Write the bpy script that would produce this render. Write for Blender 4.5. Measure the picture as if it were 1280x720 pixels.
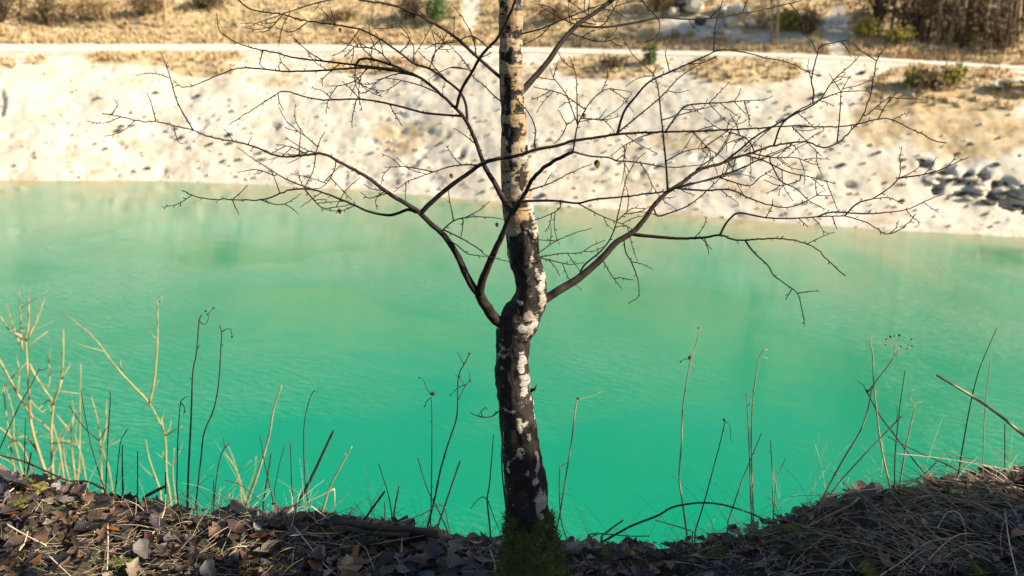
import bpy, math, random
import numpy as np
from mathutils import Vector, Matrix

random.seed(7)
RNG = np.random.default_rng(7)
for o in list(bpy.data.objects):
    bpy.data.objects.remove(o, do_unlink=True)
SC = bpy.context.scene
COL = SC.collection
R = math.radians

# ------------------------------------------------------------------ camera, sky, sun, exposure
CAM_Z, PITCH, FPX = 12.0, R(16.4), 1244.4          # eye 12 m above the lake; focal length in photo pixels
cam = bpy.data.cameras.new('camera')
cam.sensor_width, cam.lens = 36.0, 35.0
cam.clip_start, cam.clip_end = 0.05, 2000
cam.dof.use_dof, cam.dof.focus_distance, cam.dof.aperture_fstop = True, 2.78, 3.8
co = bpy.data.objects.new('camera', cam)
co.location = (0, 0, CAM_Z)
co.rotation_euler = (R(90) - PITCH, 0, 0)
COL.objects.link(co)
SC.camera = co

SUN_EL, SUN_AZ = R(28), R(108)                     # azimuth clockwise from +Y (the way we look)
world = bpy.data.worlds.new('World')
SC.world = world
world.use_nodes = True
wn = world.node_tree
sky = wn.nodes.new('ShaderNodeTexSky')
sky.sky_type = 'NISHITA'
sky.sun_disc = False
sky.sun_elevation, sky.sun_rotation = SUN_EL, SUN_AZ
sky.air_density, sky.dust_density, sky.ozone_density = 1.0, 0.8, 1.0
bg = wn.nodes['Background']
bg.inputs['Strength'].default_value = 0.07
wn.links.new(sky.outputs[0], bg.inputs['Color'])
sl = bpy.data.lights.new('sun', 'SUN')
sl.energy, sl.angle, sl.color = 5.0, R(0.53), (1.0, 0.885, 0.71)
so = bpy.data.objects.new('sun', sl)
sd = Vector((math.sin(SUN_AZ) * math.cos(SUN_EL), math.cos(SUN_AZ) * math.cos(SUN_EL), math.sin(SUN_EL)))
so.rotation_euler = sd.to_track_quat('Z', 'Y').to_euler()
so.location = (20, -10, 40)
COL.objects.link(so)
vs = SC.view_settings
SC.display_settings.display_device = 'sRGB'
vs.view_transform, vs.look, vs.gamma, vs.exposure = 'Standard', 'None', 1.0, 1.1
vs.use_curve_mapping = False
SC.render.engine = 'CYCLES'
SC.cycles.use_denoising = True
SC.cycles.max_bounces = 6

# ------------------------------------------------------------------ helpers
cT, sT = math.cos(PITCH), math.sin(PITCH)
def ray(u, v):
    a, b = (u - 640) / FPX, (360 - v) / FPX
    return np.array((a, cT + b * sT, -sT + b * cT))
def at(u, v, y):
    """point of the view ray through photo pixel (u, v) at ground distance y"""
    d = ray(u, v)
    return np.array((0, 0, CAM_Z)) + d * (y / d[1])
def px_size(v, y):
    """metres per photo pixel at distance y"""
    return y / ray(640, v)[1] / FPX
def project(P):
    P = np.asarray(P, float)
    x, y, z = P[..., 0], P[..., 1], P[..., 2] - CAM_Z
    f = y * cT - z * sT
    f = np.where(np.abs(f) < 1e-3, 1e-3, f)
    return 640 + FPX * x / f, 360 - FPX * (y * sT + z * cT) / f

def _hash(ix, iy, iz, seed):
    n = (ix.astype(np.int64) * 374761393 + iy.astype(np.int64) * 668265263 + iz.astype(np.int64) * 2147483647 + seed * 974711) & 0xffffffff
    n = ((n ^ (n >> 13)) * 1274126177) & 0xffffffff
    n = ((n ^ (n >> 16)) * 2246822519) & 0xffffffff
    return ((n ^ (n >> 15)) & 0xffffff) / float(0xffffff)
def vnoise(x, y, z=0.0, seed=0):
    x, y, z = np.broadcast_arrays(np.asarray(x, float), np.asarray(y, float), np.asarray(z, float))
    ix, iy, iz = np.floor(x), np.floor(y), np.floor(z)
    fx, fy, fz = x - ix, y - iy, z - iz
    fx, fy, fz = [f * f * (3 - 2 * f) for f in (fx, fy, fz)]
    r = 0
    for dx in (0, 1):
        for dy in (0, 1):
            for dz in (0, 1):
                w = (fx if dx else 1 - fx) * (fy if dy else 1 - fy) * (fz if dz else 1 - fz)
                r = r + w * _hash(ix + dx, iy + dy, iz + dz, seed)
    return r * 2 - 1
def fbm(x, y, z=0.0, octv=4, seed=0, gain=0.5):
    r, a, f = 0, 1.0, 1.0
    for i in range(octv):
        r = r + a * vnoise(x * f + 17.3 * i, y * f - 9.1 * i, z * f + 3.7 * i, seed + i)
        a *= gain
        f *= 2.03
    return r
def sstep(a, b, x):
    t = np.clip((x - a) / (b - a), 0, 1)
    return t * t * (3 - 2 * t)

class MB:
    """collects triangles and quads of one mesh"""
    def __init__(s):
        s.v, s.f, s.n, s.attr = [], [], 0, []
    def add(s, verts, faces, rnd=0.0):
        verts = np.asarray(verts, float)
        n = s.n
        s.v.append(verts)
        s.f.extend([tuple(i + n for i in f) for f in faces])
        s.n += len(verts)
        s.attr.append(np.full(len(verts), rnd))
    def mesh(s, name, material, smooth=True):
        me = bpy.data.meshes.new(name)
        V = np.concatenate(s.v) if s.v else np.zeros((0, 3))
        me.from_pydata(V.tolist(), [], s.f)
        a = me.attributes.new('rnd', 'FLOAT', 'POINT')
        if len(V):
            a.data.foreach_set('value', np.concatenate(s.attr).astype(np.float32))
        me.polygons.foreach_set('use_smooth', [smooth] * len(me.polygons))
        me.materials.append(material)
        me.update()
        return me
    def build(s, name, material, parent=None, smooth=True):
        return link(name, s.mesh(name, material, smooth), parent)

def link(name, data, parent=None):
    o = bpy.data.objects.new(name, data)
    COL.objects.link(o)
    if parent is not None:
        o.parent = parent
    return o
def tag(o, label=None, cat=None, group=None, kind=None):
    if label: o['label'] = label
    if cat: o['category'] = cat
    if group: o['group'] = group
    if kind: o['kind'] = kind
    return o
def empty(name, loc, label, cat, group=None):
    o = bpy.data.objects.new(name, None)
    COL.objects.link(o)
    o.location = loc
    o.empty_display_size = 0.1
    return tag(o, label, cat, group)
def under(o, root):
    """child mesh given in world coordinates, root unrotated and unscaled"""
    o.parent = root
    loc = Vector(root.location)
    p = root.parent
    while p is not None:
        loc += Vector(p.location)
        p = p.parent
    o.location = -loc
    return o

def catmull(pts, step):
    pts = [np.asarray(p, float) for p in pts]
    if len(pts) < 2:
        return np.array(pts)
    P = [2 * pts[0] - pts[1]] + pts + [2 * pts[-1] - pts[-2]]
    out = []
    for i in range(1, len(P) - 2):
        p0, p1, p2, p3 = P[i - 1:i + 3]
        n = max(1, int(np.linalg.norm((p2 - p1)[:2]) / step))
        for k in range(n):
            t = k / n
            out.append(0.5 * (2 * p1 + (p2 - p0) * t + (2 * p0 - 5 * p1 + 4 * p2 - p3) * t * t + (3 * p1 - p0 - 3 * p2 + p3) * t ** 3))
    out.append(pts[-1])
    return np.array(out)
def tube(mb, P, rad, sides=6, cap=True, rnd=0.0, wob=0.0):
    P = np.asarray(P, float)
    n = len(P)
    rad = np.broadcast_to(np.asarray(rad, float), (n,))
    T = np.gradient(P, axis=0)
    T /= np.maximum(np.linalg.norm(T, axis=1, keepdims=True), 1e-9)
    ref = np.array((0.0, 0, 1)) if abs(T[0][2]) < 0.9 else np.array((0.0, 1, 0))
    N = np.cross(T[0], ref)
    N /= np.linalg.norm(N)
    V = []
    ang = np.arange(sides) * 2 * math.pi / sides
    for i in range(n):
        N = N - T[i] * np.dot(N, T[i])
        N /= max(np.linalg.norm(N), 1e-9)
        B = np.cross(T[i], N)
        w = 1.0 + (wob * RNG.uniform(-1, 1, sides) if wob else 0)
        V.append(P[i] + rad[i] * (np.outer(np.cos(ang) * w, N) + np.outer(np.sin(ang) * w, B)))
    F = []
    for i in range(n - 1):
        for k in range(sides):
            a, b = i * sides + k, i * sides + (k + 1) % sides
            F.append((a, b, b + sides, a + sides))
    if cap:
        F.append(tuple(range(sides - 1, -1, -1)))
        F.append(tuple((n - 1) * sides + k for k in range(sides)))
    mb.add(np.concatenate(V), F, rnd)

# ------------------------------------------------------------------ materials
def new_mat(name):
    m = bpy.data.materials.new(name)
    m.use_nodes = True
    nt = m.node_tree
    return m, nt, nt.nodes['Principled BSDF']
def nd(nt, typ, **kw):
    n = nt.nodes.new(typ)
    for k, v in kw.items():
        if k in n.inputs:
            n.inputs[k].default_value = v
        else:
            setattr(n, k, v)
    return n
def noise(nt, scale, detail=5, rough=0.55, vec=None, scl=None):
    n = nd(nt, 'ShaderNodeTexNoise', Scale=scale, Detail=detail, Roughness=rough)
    if vec is None:
        vec = nd(nt, 'ShaderNodeTexCoord').outputs['Object']
    if scl:
        mp = nd(nt, 'ShaderNodeMapping')
        mp.inputs['Scale'].default_value = scl
        nt.links.new(vec, mp.inputs[0])
        vec = mp.outputs[0]
    nt.links.new(vec, n.inputs['Vector'])
    return n.outputs['Fac']
def ramp(nt, fac, stops, interp='LINEAR'):
    r = nd(nt, 'ShaderNodeValToRGB')
    r.color_ramp.interpolation = interp
    e = r.color_ramp.elements
    while len(e) < len(stops):
        e.new(0.5)
    for k, (p, c) in enumerate(stops):
        e[k].position = p
        e[k].color = (*c, 1) if not isinstance(c, float) else (c, c, c, 1)
    nt.links.new(fac, r.inputs[0])
    return r.outputs[0]
def mix(nt, fac, a, b, mode='MIX'):
    m = nd(nt, 'ShaderNodeMix', data_type='RGBA', blend_type=mode)
    for s, val in ((0, fac), (6, a), (7, b)):
        if hasattr(val, 'links'):
            nt.links.new(val, m.inputs[s])
        elif s == 0:
            m.inputs[0].default_value = val
        else:
            m.inputs[s].default_value = (*val, 1)
    return m.outputs[2]
def attr(nt, name):
    return nd(nt, 'ShaderNodeAttribute', attribute_name=name).outputs['Fac']
def mth(nt, op, a, b=0.0, clamp=False):
    m = nd(nt, 'ShaderNodeMath', operation=op, use_clamp=clamp)
    for i, val in enumerate((a, b)):
        if hasattr(val, 'links'):
            nt.links.new(val, m.inputs[i])
        else:
            m.inputs[i].default_value = val
    return m.outputs[0]
def bump(nt, bs, h, strength, dist):
    b = nd(nt, 'ShaderNodeBump', Strength=strength, Distance=dist)
    nt.links.new(h, b.inputs['Height'])
    nt.links.new(b.outputs[0], bs.inputs['Normal'])
def simple_mat(name, c1, c2, scale, rough=0.85, bmp=0.0, dist=0.01, scl=None, rnd=None, spec=0.3):
    m, nt, bs = new_mat(name)
    nz = noise(nt, scale, 5, 0.6, scl=scl)
    col = ramp(nt, nz, [(0.3, c1), (0.7, c2)])
    if rnd:
        col = mix(nt, 0.75, col, ramp(nt, attr(nt, 'rnd'), rnd))
    nt.links.new(col, bs.inputs['Base Color'])
    bs.inputs['Roughness'].default_value = rough
    bs.inputs['Specular IOR Level'].default_value = spec
    if bmp:
        bump(nt, bs, nz, bmp, dist)
    return m
M = {}
# lake
m, nt, bs = new_mat('lake water')
deep = noise(nt, 0.035, 3, 0.5)
wcol = ramp(nt, deep, [(0.3, (0.0, 0.262, 0.146)), (0.7, (0.0, 0.236, 0.120))])
shal_refl = mth(nt, 'MULTIPLY', attr(nt, 'shallow_refl'), ramp(nt, noise(nt, 0.16, 4, 0.6, scl=(1.6, 0.5, 1)), [(0.34, 0.35), (0.62, 1.0)]))  # pale shallows, with the bank's reflection painted into the water colour
nt.links.new(mix(nt, mix(nt, shal_refl, (0, 0, 0), (1, 1, 1)), wcol, (0.40, 0.30, 0.155)), bs.inputs['Base Color'])
bs.inputs['Roughness'].default_value = 0.04
bs.inputs['IOR'].default_value = 1.33
bs.inputs['Specular Tint'].default_value = (0.15, 1.0, 0.8, 1)
bs.inputs['Specular IOR Level'].default_value = 0.5
tc = nd(nt, 'ShaderNodeTexCoord').outputs['Object']
mp = nd(nt, 'ShaderNodeMapping')
mp.inputs['Rotation'].default_value = (0, 0, R(24))
nt.links.new(tc, mp.inputs[0])
w1 = noise(nt, 4.2, 2, 0.5, mp.outputs[0], (0.5, 1.6, 1))
w2 = noise(nt, 0.5, 2, 0.5, mp.outputs[0], (0.7, 1.3, 1))
patch = ramp(nt, noise(nt, 0.09, 2, 0.5), [(0.46, 0.10), (0.60, 1.0)])
hw = mth(nt, 'ADD', mth(nt, 'MULTIPLY', mth(nt, 'MULTIPLY', w1, patch), 4.5), mth(nt, 'MULTIPLY', w2, 1.1))
bump(nt, bs, hw, 0.4, 0.03)
M['water'] = m
# limestone shore
m, nt, bs = new_mat('far bank limestone and dry grass')
n1 = noise(nt, 0.5, 6, 0.65)
n2 = noise(nt, 3.2, 5, 0.7)
lime = ramp(nt, n1, [(0.28, (0.44, 0.35, 0.24)), (0.42, (0.60, 0.52, 0.40)), (0.56, (0.67, 0.61, 0.51)), (0.75, (0.72, 0.67, 0.59))])
lime = mix(nt, ramp(nt, n2, [(0.52, 0.0), (0.72, 0.7)]), lime, (0.40, 0.32, 0.22))
n3 = noise(nt, 1.5, 6, 0.75, scl=(1.0, 0.8, 0.45))
lime = mix(nt, ramp(nt, n3, [(0.58, 0.0), (0.68, 0.55)]), lime, (0.38, 0.30, 0.20))
n4 = noise(nt, 8.0, 4, 0.7)
lime = mix(nt, ramp(nt, n4, [(0.5, 0.0), (0.7, 0.45)]), lime, (0.48, 0.41, 0.32))
gr = ramp(nt, noise(nt, 1.1, 6, 0.7), [(0.28, (0.22, 0.145, 0.07)), (0.48, (0.48, 0.355, 0.20)), (0.62, (0.58, 0.465, 0.29)), (0.8, (0.40, 0.345, 0.16))])
gm = mth(nt, 'ADD', attr(nt, 'grass'), mth(nt, 'MULTIPLY', mth(nt, 'SUBTRACT', noise(nt, 1.6, 5, 0.7), 0.5), 0.9))
gm = ramp(nt, gm, [(0.4, 0.0), (0.6, 1.0)])
nt.links.new(mix(nt, mix(nt, gm, (0, 0, 0), (1, 1, 1)), lime, gr), bs.inputs['Base Color'])
bs.inputs['Roughness'].default_value = 0.95
bs.inputs['Specular IOR Level'].default_value = 0.1
bump(nt, bs, n2, 0.4, 0.06)
M['far'] = m
M['rock'] = simple_mat('pale limestone rock', (0.46, 0.40, 0.31), (0.70, 0.64, 0.54), 1.4, 0.95, 0.7, 0.1, spec=0.1)
M['grey_rock'] = simple_mat('grey weathered limestone', (0.22, 0.21, 0.20), (0.55, 0.51, 0.46), 1.6, 0.95, 0.8, 0.12, spec=0.1)
M['shade_dark_rock'] = simple_mat('dark rock for shaded hollows', (0.020, 0.026, 0.030), (0.13, 0.12, 0.11), 2.2, 0.9, 0.8, 0.12, spec=0.2)  # near-black colour stands in for shade in ledge hollows and slope pits
M['track'] = simple_mat('pale gravel track', (0.66, 0.58, 0.44), (0.78, 0.72, 0.60), 1.2, 0.95, 0.3, 0.05, spec=0.1)
M['tuft'] = simple_mat('far dry grass', (0.45, 0.30, 0.12), (0.60, 0.44, 0.22), 0.6, 0.9,
                       rnd=[(0.0, (0.32, 0.21, 0.10)), (0.35, (0.51, 0.38, 0.21)), (0.7, (0.60, 0.48, 0.30)), (1.0, (0.45, 0.40, 0.18))])
def leaf_mat(name, c1, c2, scale=2.0):
    m = simple_mat(name, c1, c2, scale, 0.8)
    return m
M['scrub'] = leaf_mat('brown scrub foliage', (0.10, 0.065, 0.035), (0.26, 0.18, 0.08))
M['dark_scrub'] = leaf_mat('dark scrub foliage', (0.035, 0.025, 0.015), (0.14, 0.10, 0.045))
M['olive'] = leaf_mat('yellow green scrub foliage', (0.16, 0.14, 0.03), (0.38, 0.32, 0.06))
M['conifer'] = leaf_mat('green conifer needles', (0.03, 0.07, 0.015), (0.10, 0.17, 0.04))
M['evergreen'] = leaf_mat('dark evergreen leaves', (0.02, 0.04, 0.012), (0.05, 0.09, 0.025))
M['far_bark'] = simple_mat('pale far bark', (0.20, 0.14, 0.08), (0.48, 0.37, 0.24), 3.0, 0.9, scl=(1, 1, 0.3))
M['dark_bark'] = simple_mat('dark far bark', (0.05, 0.035, 0.022), (0.15, 0.10, 0.06), 3.0, 0.9, scl=(1, 1, 0.3))
# near bank
m, nt, bs = new_mat('near bank soil')
s1 = noise(nt, 9, 6, 0.65)
s2 = noise(nt, 60, 5, 0.6)
c = ramp(nt, s1, [(0.3, (0.018, 0.013, 0.010)), (0.5, (0.050, 0.036, 0.024)), (0.66, (0.055, 0.062, 0.020)), (0.8, (0.10, 0.075, 0.05))])
nt.links.new(c, bs.inputs['Base Color'])
bs.inputs['Roughness'].default_value = 0.95
bump(nt, bs, s2, 0.9, 0.02)
M['soil'] = m
LEAF = [(0.0, (0.016, 0.013, 0.012)), (0.14, (0.065, 0.054, 0.051)), (0.26, (0.032, 0.022, 0.018)), (0.38, (0.13, 0.115, 0.108)),
        (0.46, (0.095, 0.045, 0.028)), (0.56, (0.045, 0.042, 0.046)), (0.67, (0.15, 0.088, 0.056)), (0.78, (0.080, 0.052, 0.037)), (0.88, (0.23, 0.175, 0.13)), (0.975, (0.30, 0.12, 0.035))]
def leaf_litter_mat(name, per_object):
    m, nt, bs = new_mat(name)
    src = nd(nt, 'ShaderNodeObjectInfo').outputs['Random'] if per_object else attr(nt, 'rnd')
    c = ramp(nt, src, LEAF, 'CONSTANT')
    nz = noise(nt, 55, 4, 0.6)
    c = mix(nt, 1.0, c, ramp(nt, nz, [(0.3, (0.35, 0.35, 0.36)), (0.7, (1.5, 1.42, 1.35))]), 'MULTIPLY')
    nt.links.new(c, bs.inputs['Base Color'])
    bs.inputs['Roughness'].default_value = 0.42
    bs.inputs['Specular IOR Level'].default_value = 0.5
    bump(nt, bs, nz, 0.4, 0.004)
    return m
M['leaf'] = leaf_litter_mat('fallen leaf', True)
M['leaf_many'] = leaf_litter_mat('fallen leaf mass', False)
M['straw'] = simple_mat('dry straw', (0.30, 0.23, 0.14), (0.50, 0.40, 0.26), 30, 0.7, rnd=[(0.0, (0.20, 0.14, 0.085)), (0.5, (0.46, 0.36, 0.23)), (1.0, (0.70, 0.60, 0.43))])
M['green'] = simple_mat('green grass blade', (0.05, 0.11, 0.02), (0.12, 0.19, 0.04), 20, 0.6)
M['moss'] = simple_mat('moss', (0.040, 0.052, 0.012), (0.19, 0.21, 0.045), 45, 0.9, 0.8, 0.01, rnd=[(0.0, (0.022, 0.030, 0.009)), (0.6, (0.12, 0.14, 0.030)), (1.0, (0.30, 0.28, 0.085))])
M['dark_stem'] = simple_mat('dark dead stem', (0.020, 0.015, 0.012), (0.060, 0.044, 0.032), 40, 0.8)
M['tan_stem'] = simple_mat('tan dead stem', (0.20, 0.14, 0.08), (0.46, 0.36, 0.21), 25, 0.7, scl=(1, 1, 0.4))
M['blond'] = simple_mat('blond shrub bark', (0.26, 0.20, 0.085), (0.44, 0.36, 0.17), 12, 0.8)
M['wood'] = simple_mat('weathered dead wood', (0.025, 0.018, 0.015), (0.10, 0.075, 0.06), 30, 0.85, 0.7, 0.006, scl=(0.25, 1, 1))
M['grey_wood'] = simple_mat('grey weathered wood', (0.09, 0.085, 0.08), (0.28, 0.26, 0.24), 30, 0.85, 0.7, 0.006, scl=(0.4, 1, 1))
M['cut'] = simple_mat('reddish cut wood', (0.12, 0.045, 0.028), (0.26, 0.10, 0.06), 90, 0.8)
M['dead_leaf'] = simple_mat('hanging dead leaf', (0.16, 0.075, 0.03), (0.30, 0.16, 0.07), 40, 0.7)
M['tan_stone'] = simple_mat('tan stone', (0.33, 0.22, 0.12), (0.52, 0.38, 0.23), 25, 0.9, 0.6, 0.006)
M['branch'] = simple_mat('dark birch branch bark', (0.014, 0.010, 0.008), (0.055, 0.040, 0.032), 45, 0.85, 0.6, 0.003, spec=0.15)
M['limb'] = simple_mat('brown grey birch limb bark', (0.012, 0.009, 0.008), (0.055, 0.040, 0.032), 38, 0.85, 0.9, 0.006, spec=0.15)
# birch trunk
m, nt, bs = new_mat('birch bark')
wh = attr(nt, 'white')
nb = noise(nt, 42, 6, 0.7)
nl = noise(nt, 26, 5, 0.7, scl=(0.5, 0.5, 3.2))
wm = mth(nt, 'ADD', wh, mth(nt, 'MULTIPLY', mth(nt, 'SUBTRACT', nb, 0.5), 1.1))
wm = mth(nt, 'ADD', wm, mth(nt, 'MULTIPLY', mth(nt, 'SUBTRACT', nl, 0.5), 0.75))
nl2 = noise(nt, 70, 3, 0.6, scl=(0.28, 0.28, 3.0))
wm = mth(nt, 'SUBTRACT', wm, ramp(nt, nl2, [(0.60, 0.0), (0.68, 0.45)]))
wmask = ramp(nt, wm, [(0.44, 0.0), (0.54, 1.0)])
pale = ramp(nt, noise(nt, 18, 5, 0.65, scl=(0.6, 0.6, 2.2)), [(0.25, (0.17, 0.13, 0.095)), (0.5, (0.41, 0.36, 0.30)), (0.75, (0.56, 0.53, 0.48))])
tan = ramp(nt, noise(nt, 30, 5, 0.7, scl=(0.5, 0.5, 1.6)), [(0.3, (0.13, 0.075, 0.032)), (0.52, (0.34, 0.22, 0.105)), (0.75, (0.46, 0.38, 0.27))])
pale = mix(nt, mix(nt, mth(nt, 'MULTIPLY', attr(nt, 'gold'), 1.0, True), (0, 0, 0), (1, 1, 1)), pale, tan)
dark = ramp(nt, nb, [(0.35, (0.010, 0.008, 0.007)), (0.58, (0.030, 0.023, 0.019)), (0.75, (0.085, 0.068, 0.056))])
nt.links.new(mix(nt, mix(nt, wmask, (0, 0, 0), (1, 1, 1)), dark, pale), bs.inputs['Base Color'])
bs.inputs['Roughness'].default_value = 0.75
bs.inputs['Specular IOR Level'].default_value = 0.25
bump(nt, bs, mth(nt, 'ADD', nb, mth(nt, 'MULTIPLY', wmask, 0.35)), 0.8, 0.008)
M['birch'] = m

# ------------------------------------------------------------------ lake and far bank
SHORE = [(-260, 226), (0, 225), (200, 226), (320, 230), (450, 238), (560, 247), (700, 258), (850, 268), (1000, 280), (1130, 288), (1280, 297), (1500, 312)]
_sx, _sy = [], []
for u, v in SHORE:
    d = ray(u, v)
    t = CAM_Z / -d[2]
    _sx.append(d[0] * t)
    _sy.append(d[1] * t)
_sx = [-90] + _sx + [70]
_sy = [_sy[0] + 2] + _sy + [_sy[-1] - 22]
TRACK_U, TRACK_V = [-260, 0, 300, 600, 700, 900, 1000, 1130, 1280, 1500], [66, 66, 65, 66, 67, 71, 73, 79, 88, 98]
def shore_y(x):
    return np.interp(x, _sx, _sy)
def track_yz(x):
    y = shore_y(x) + 14.0
    v = 66.0
    for _ in range(4):
        b = (360 - v) / FPX
        f = y / (cT + b * sT)
        u = 640 + FPX * x / f
        v = np.interp(u, TRACK_U, TRACK_V)
    b = (360 - v) / FPX
    return y, CAM_Z + y * (-sT + b * cT) / (cT + b * sT)
TRACK_W = 3.6
def bench_tilt(x):
    return np.interp(x, [-40, -15, 5, 25], [0.50, 0.42, 0.22, 0.10])
def far_base(x, y):
    x, y = np.asarray(x, float), np.asarray(y, float)
    ys = shore_y(x)
    yt, zt = track_yz(x)
    q = (y - ys) / (yt - ys)
    terr = sstep(-12, -24, x)                       # a flat pale terrace below the track on the left
    g = np.clip(q, 0, 1)
    g1 = g + 0.10 * np.sin(g * math.pi) - 0.05 * np.sin(2 * math.pi * g)
    g2 = np.where(g < 0.72, g / 0.72 * 0.95, 0.95 + (g - 0.72) / 0.28 * 0.05)
    z = zt * (g1 * (1 - terr) + g2 * terr)
    z = np.where(q < 0, (y - ys) * 0.6, z)
    tilt = bench_tilt(x)
    h = y - yt - TRACK_W
    hill = np.where(h > 0, 0.34 * h + 0.0035 * np.clip(h, 0, 60) ** 2, 0)
    return z + np.where(q > 1, hill + tilt * np.clip((y - yt) / TRACK_W, 0, 1), 0)
FAR_GRASS = [(205, 71, 100, 11, 1.3), (45, 76, 15, 7, 1), (8, 80, 14, 7, 1), (255, 84, 45, 12, .8), (110, 130, 12, 26, .45), (470, 82, 70, 12, .8), (500, 172, 40, 26, .55),
             (100, 200, 24, 16, .45), (760, 84, 70, 17, 1.0), (680, 90, 60, 14, .5), (930, 88, 80, 20, .8), (1185, 112, 110, 34, 1.0), (1100, 150, 40, 40, .6), (1215, 165, 100, 40, .62), (1000, 140, 40, 30, .3),
             (860, 175, 60, 22, .5), (930, 235, 40, 14, .5), (620, 190, 25, 25, .35), (350, 100, 50, 12, .5), (1250, 285, 60, 10, .4)]
HOLLOW = [(1157, 204, 8, 5, .8), (1184, 213, 11, 6, 1.2), (1172, 234, 6, 8, .8), (1204, 239, 11, 6, 1.2), (1212, 216, 7, 4, .7), (1229, 219, 8, 6, .8), (1256, 228, 15, 7, 1.3), (1241, 246, 8, 9, 1.1),
          (1266, 252, 22, 9, 1.5), (1290, 256, 20, 10, 1.4), (1200, 222, 9, 4, .8), (1265, 119, 24, 4, .8), (770, 72, 22, 6, .7), (1020, 222, 9, 4, .6), (1060, 230, 8, 4, .5), (540, 95, 10, 8, .5), (575, 193, 5, 7, .5), (340, 160, 10, 5, .6), (145, 180, 10, 5, .6), (0, 130, 8, 16, .6)]
FAR_BARE = [(1046, 38, 17, 36, .8), (588, 5, 12, 30, .8), (875, 30, 60, 14, .8), (960, 45, 60, 10, .5)]
def far_disp(x, y, z):
    """relief of the quarried slope and of the hill above"""
    ys = shore_y(x)
    yt, zt = track_yz(x)
    slope = sstep(-0.6, 0.8, y - ys) * (1 - sstep(-1.3, -0.1, y - yt))
    hill = sstep(0.3, 3, y - yt - TRACK_W)
    big = fbm(x * 0.16, y * 0.16, 0, 3, 3)
    mid = fbm(x * 0.6, y * 0.45, z * 0.4, 3, 11)
    fine = fbm(x * 2.2, y * 2.2, z * 1.5, 3, 23)
    pn = fbm(x * 0.75 + y * 0.25, y * 0.9 + z * 0.7, 0, 3, 31)
    pit = sstep(0.52, 0.80, pn) * sstep(-0.25, 0.35, fbm(x * 0.12, y * 0.12, 0, 2, 77) + 0.12)
    hol = 0
    uu, vv = project(np.stack(np.broadcast_arrays(x, y, z), -1))
    for (cu, cv, ru, rv, k) in HOLLOW:
        e = ((uu - cu) / ru) ** 2 + ((vv - cv) / rv) ** 2
        hol = hol + 0.45 * k * (1 - sstep(0.5, 1.25, e + 0.5 * fine))
    return slope * (0.18 * big + 0.07 * mid + 0.045 * fine - 0.16 * pit - hol) + hill * (0.5 * big + 0.18 * mid + 0.08 * fine), pit * slope

def grid_mesh(name, X, Y, Z, material, attrs):
    nr, nc = X.shape
    me = bpy.data.meshes.new(name)
    V = np.stack([X, Y, Z], -1).reshape(-1, 3)
    idx = np.arange(nr * nc).reshape(nr, nc)
    F = np.stack([idx[:-1, :-1], idx[:-1, 1:], idx[1:, 1:], idx[1:, :-1]], -1).reshape(-1, 4)
    me.vertices.add(len(V))
    me.vertices.foreach_set('co', V.ravel())
    me.loops.add(F.size)
    me.loops.foreach_set('vertex_index', F.ravel())
    me.polygons.add(len(F))
    me.polygons.foreach_set('loop_start', np.arange(len(F)) * 4)
    me.update(calc_edges=True)
    me.polygons.foreach_set('use_smooth', [True] * len(F))
    for k, a in attrs.items():
        at_ = me.attributes.new(k, 'FLOAT', 'POINT')
        at_.data.foreach_set('value', np.asarray(a, np.float32).ravel())
    me.materials.append(material)
    me.validate()
    return me

xs = np.concatenate([np.linspace(-85, -42, 60)[:-1], np.linspace(-42, 34, 470), np.linspace(34, 62, 50)[1:]])
rows = [('s', a) for a in np.linspace(-4, -0.3, 6)] + [('s', a) for a in np.linspace(-0.2, 13.9, 116)] + [('t', a) for a in np.linspace(0, TRACK_W, 7)] + \
       [('h', a) for a in np.concatenate([np.linspace(0.15, 14, 60), np.linspace(14.8, 70, 40)])]
FX, FY = [], []
for k, a in rows:
    if k == 's':
        y = shore_y(xs) + a
    elif k == 't':
        y = shore_y(xs) + 14.0 + a
    else:
        y = shore_y(xs) + 14.0 + TRACK_W + a
    FX.append(xs)
    FY.append(y)
FX, FY = np.array(FX), np.array(FY)
FZ = far_base(FX, FY)
dsp, pit = far_disp(FX, FY, FZ)
yt_, zt_ = track_yz(FX)
on_slope = (FY < yt_)
U, Vv = project(np.stack([FX, FY, FZ], -1))
grass = np.where(FY > yt_ + TRACK_W - 0.2, 0.9, 0.0)
for (cu, cv, ru, rv, k) in FAR_GRASS:
    e = ((U - cu) / ru) ** 2 + ((Vv - cv) / rv) ** 2
    grass = np.maximum(grass, np.where(on_slope, k * (1 - sstep(0.4, 1.5, e)), 0))
for (cu, cv, ru, rv, k) in FAR_BARE:
    e = ((U - cu) / ru) ** 2 + ((Vv - cv) / rv) ** 2
    grass = np.where(~on_slope, grass * (1 - k * (1 - sstep(0.5, 1.3, e))), grass)
grass = np.where((FY >= yt_) & (FY <= yt_ + TRACK_W), 0.0, grass)
FZ2 = FZ + dsp * 0.75
FY2 = FY - dsp * 0.55 * np.where(on_slope, 1, 0)
far_bank = tag(link('far_bank', grid_mesh('far_bank', FX, FY2, FZ2, M['far'], {'grass': grass})), kind='structure')

# gravel track: a strip 4 cm proud of the bench it runs on
tx = np.linspace(-60, 45, 240)
tyy, tzz = track_yz(tx)
TY = np.array([tyy + 0.35 + 0.15 * np.sin(tx * 0.9), tyy + 1.6, tyy + 2.9 + 0.2 * np.sin(tx * 0.6 + 1)])
TX = np.array([tx] * 3)
bt = bench_tilt(tx) / TRACK_W
TZ = np.array([tzz + 0.04, tzz + 0.08, tzz + 0.04]) + bt * (TY - tyy)
tag(link('gravel_track', grid_mesh('gravel_track', TX, TY, TZ, M['track'], {})), kind='structure')

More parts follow.
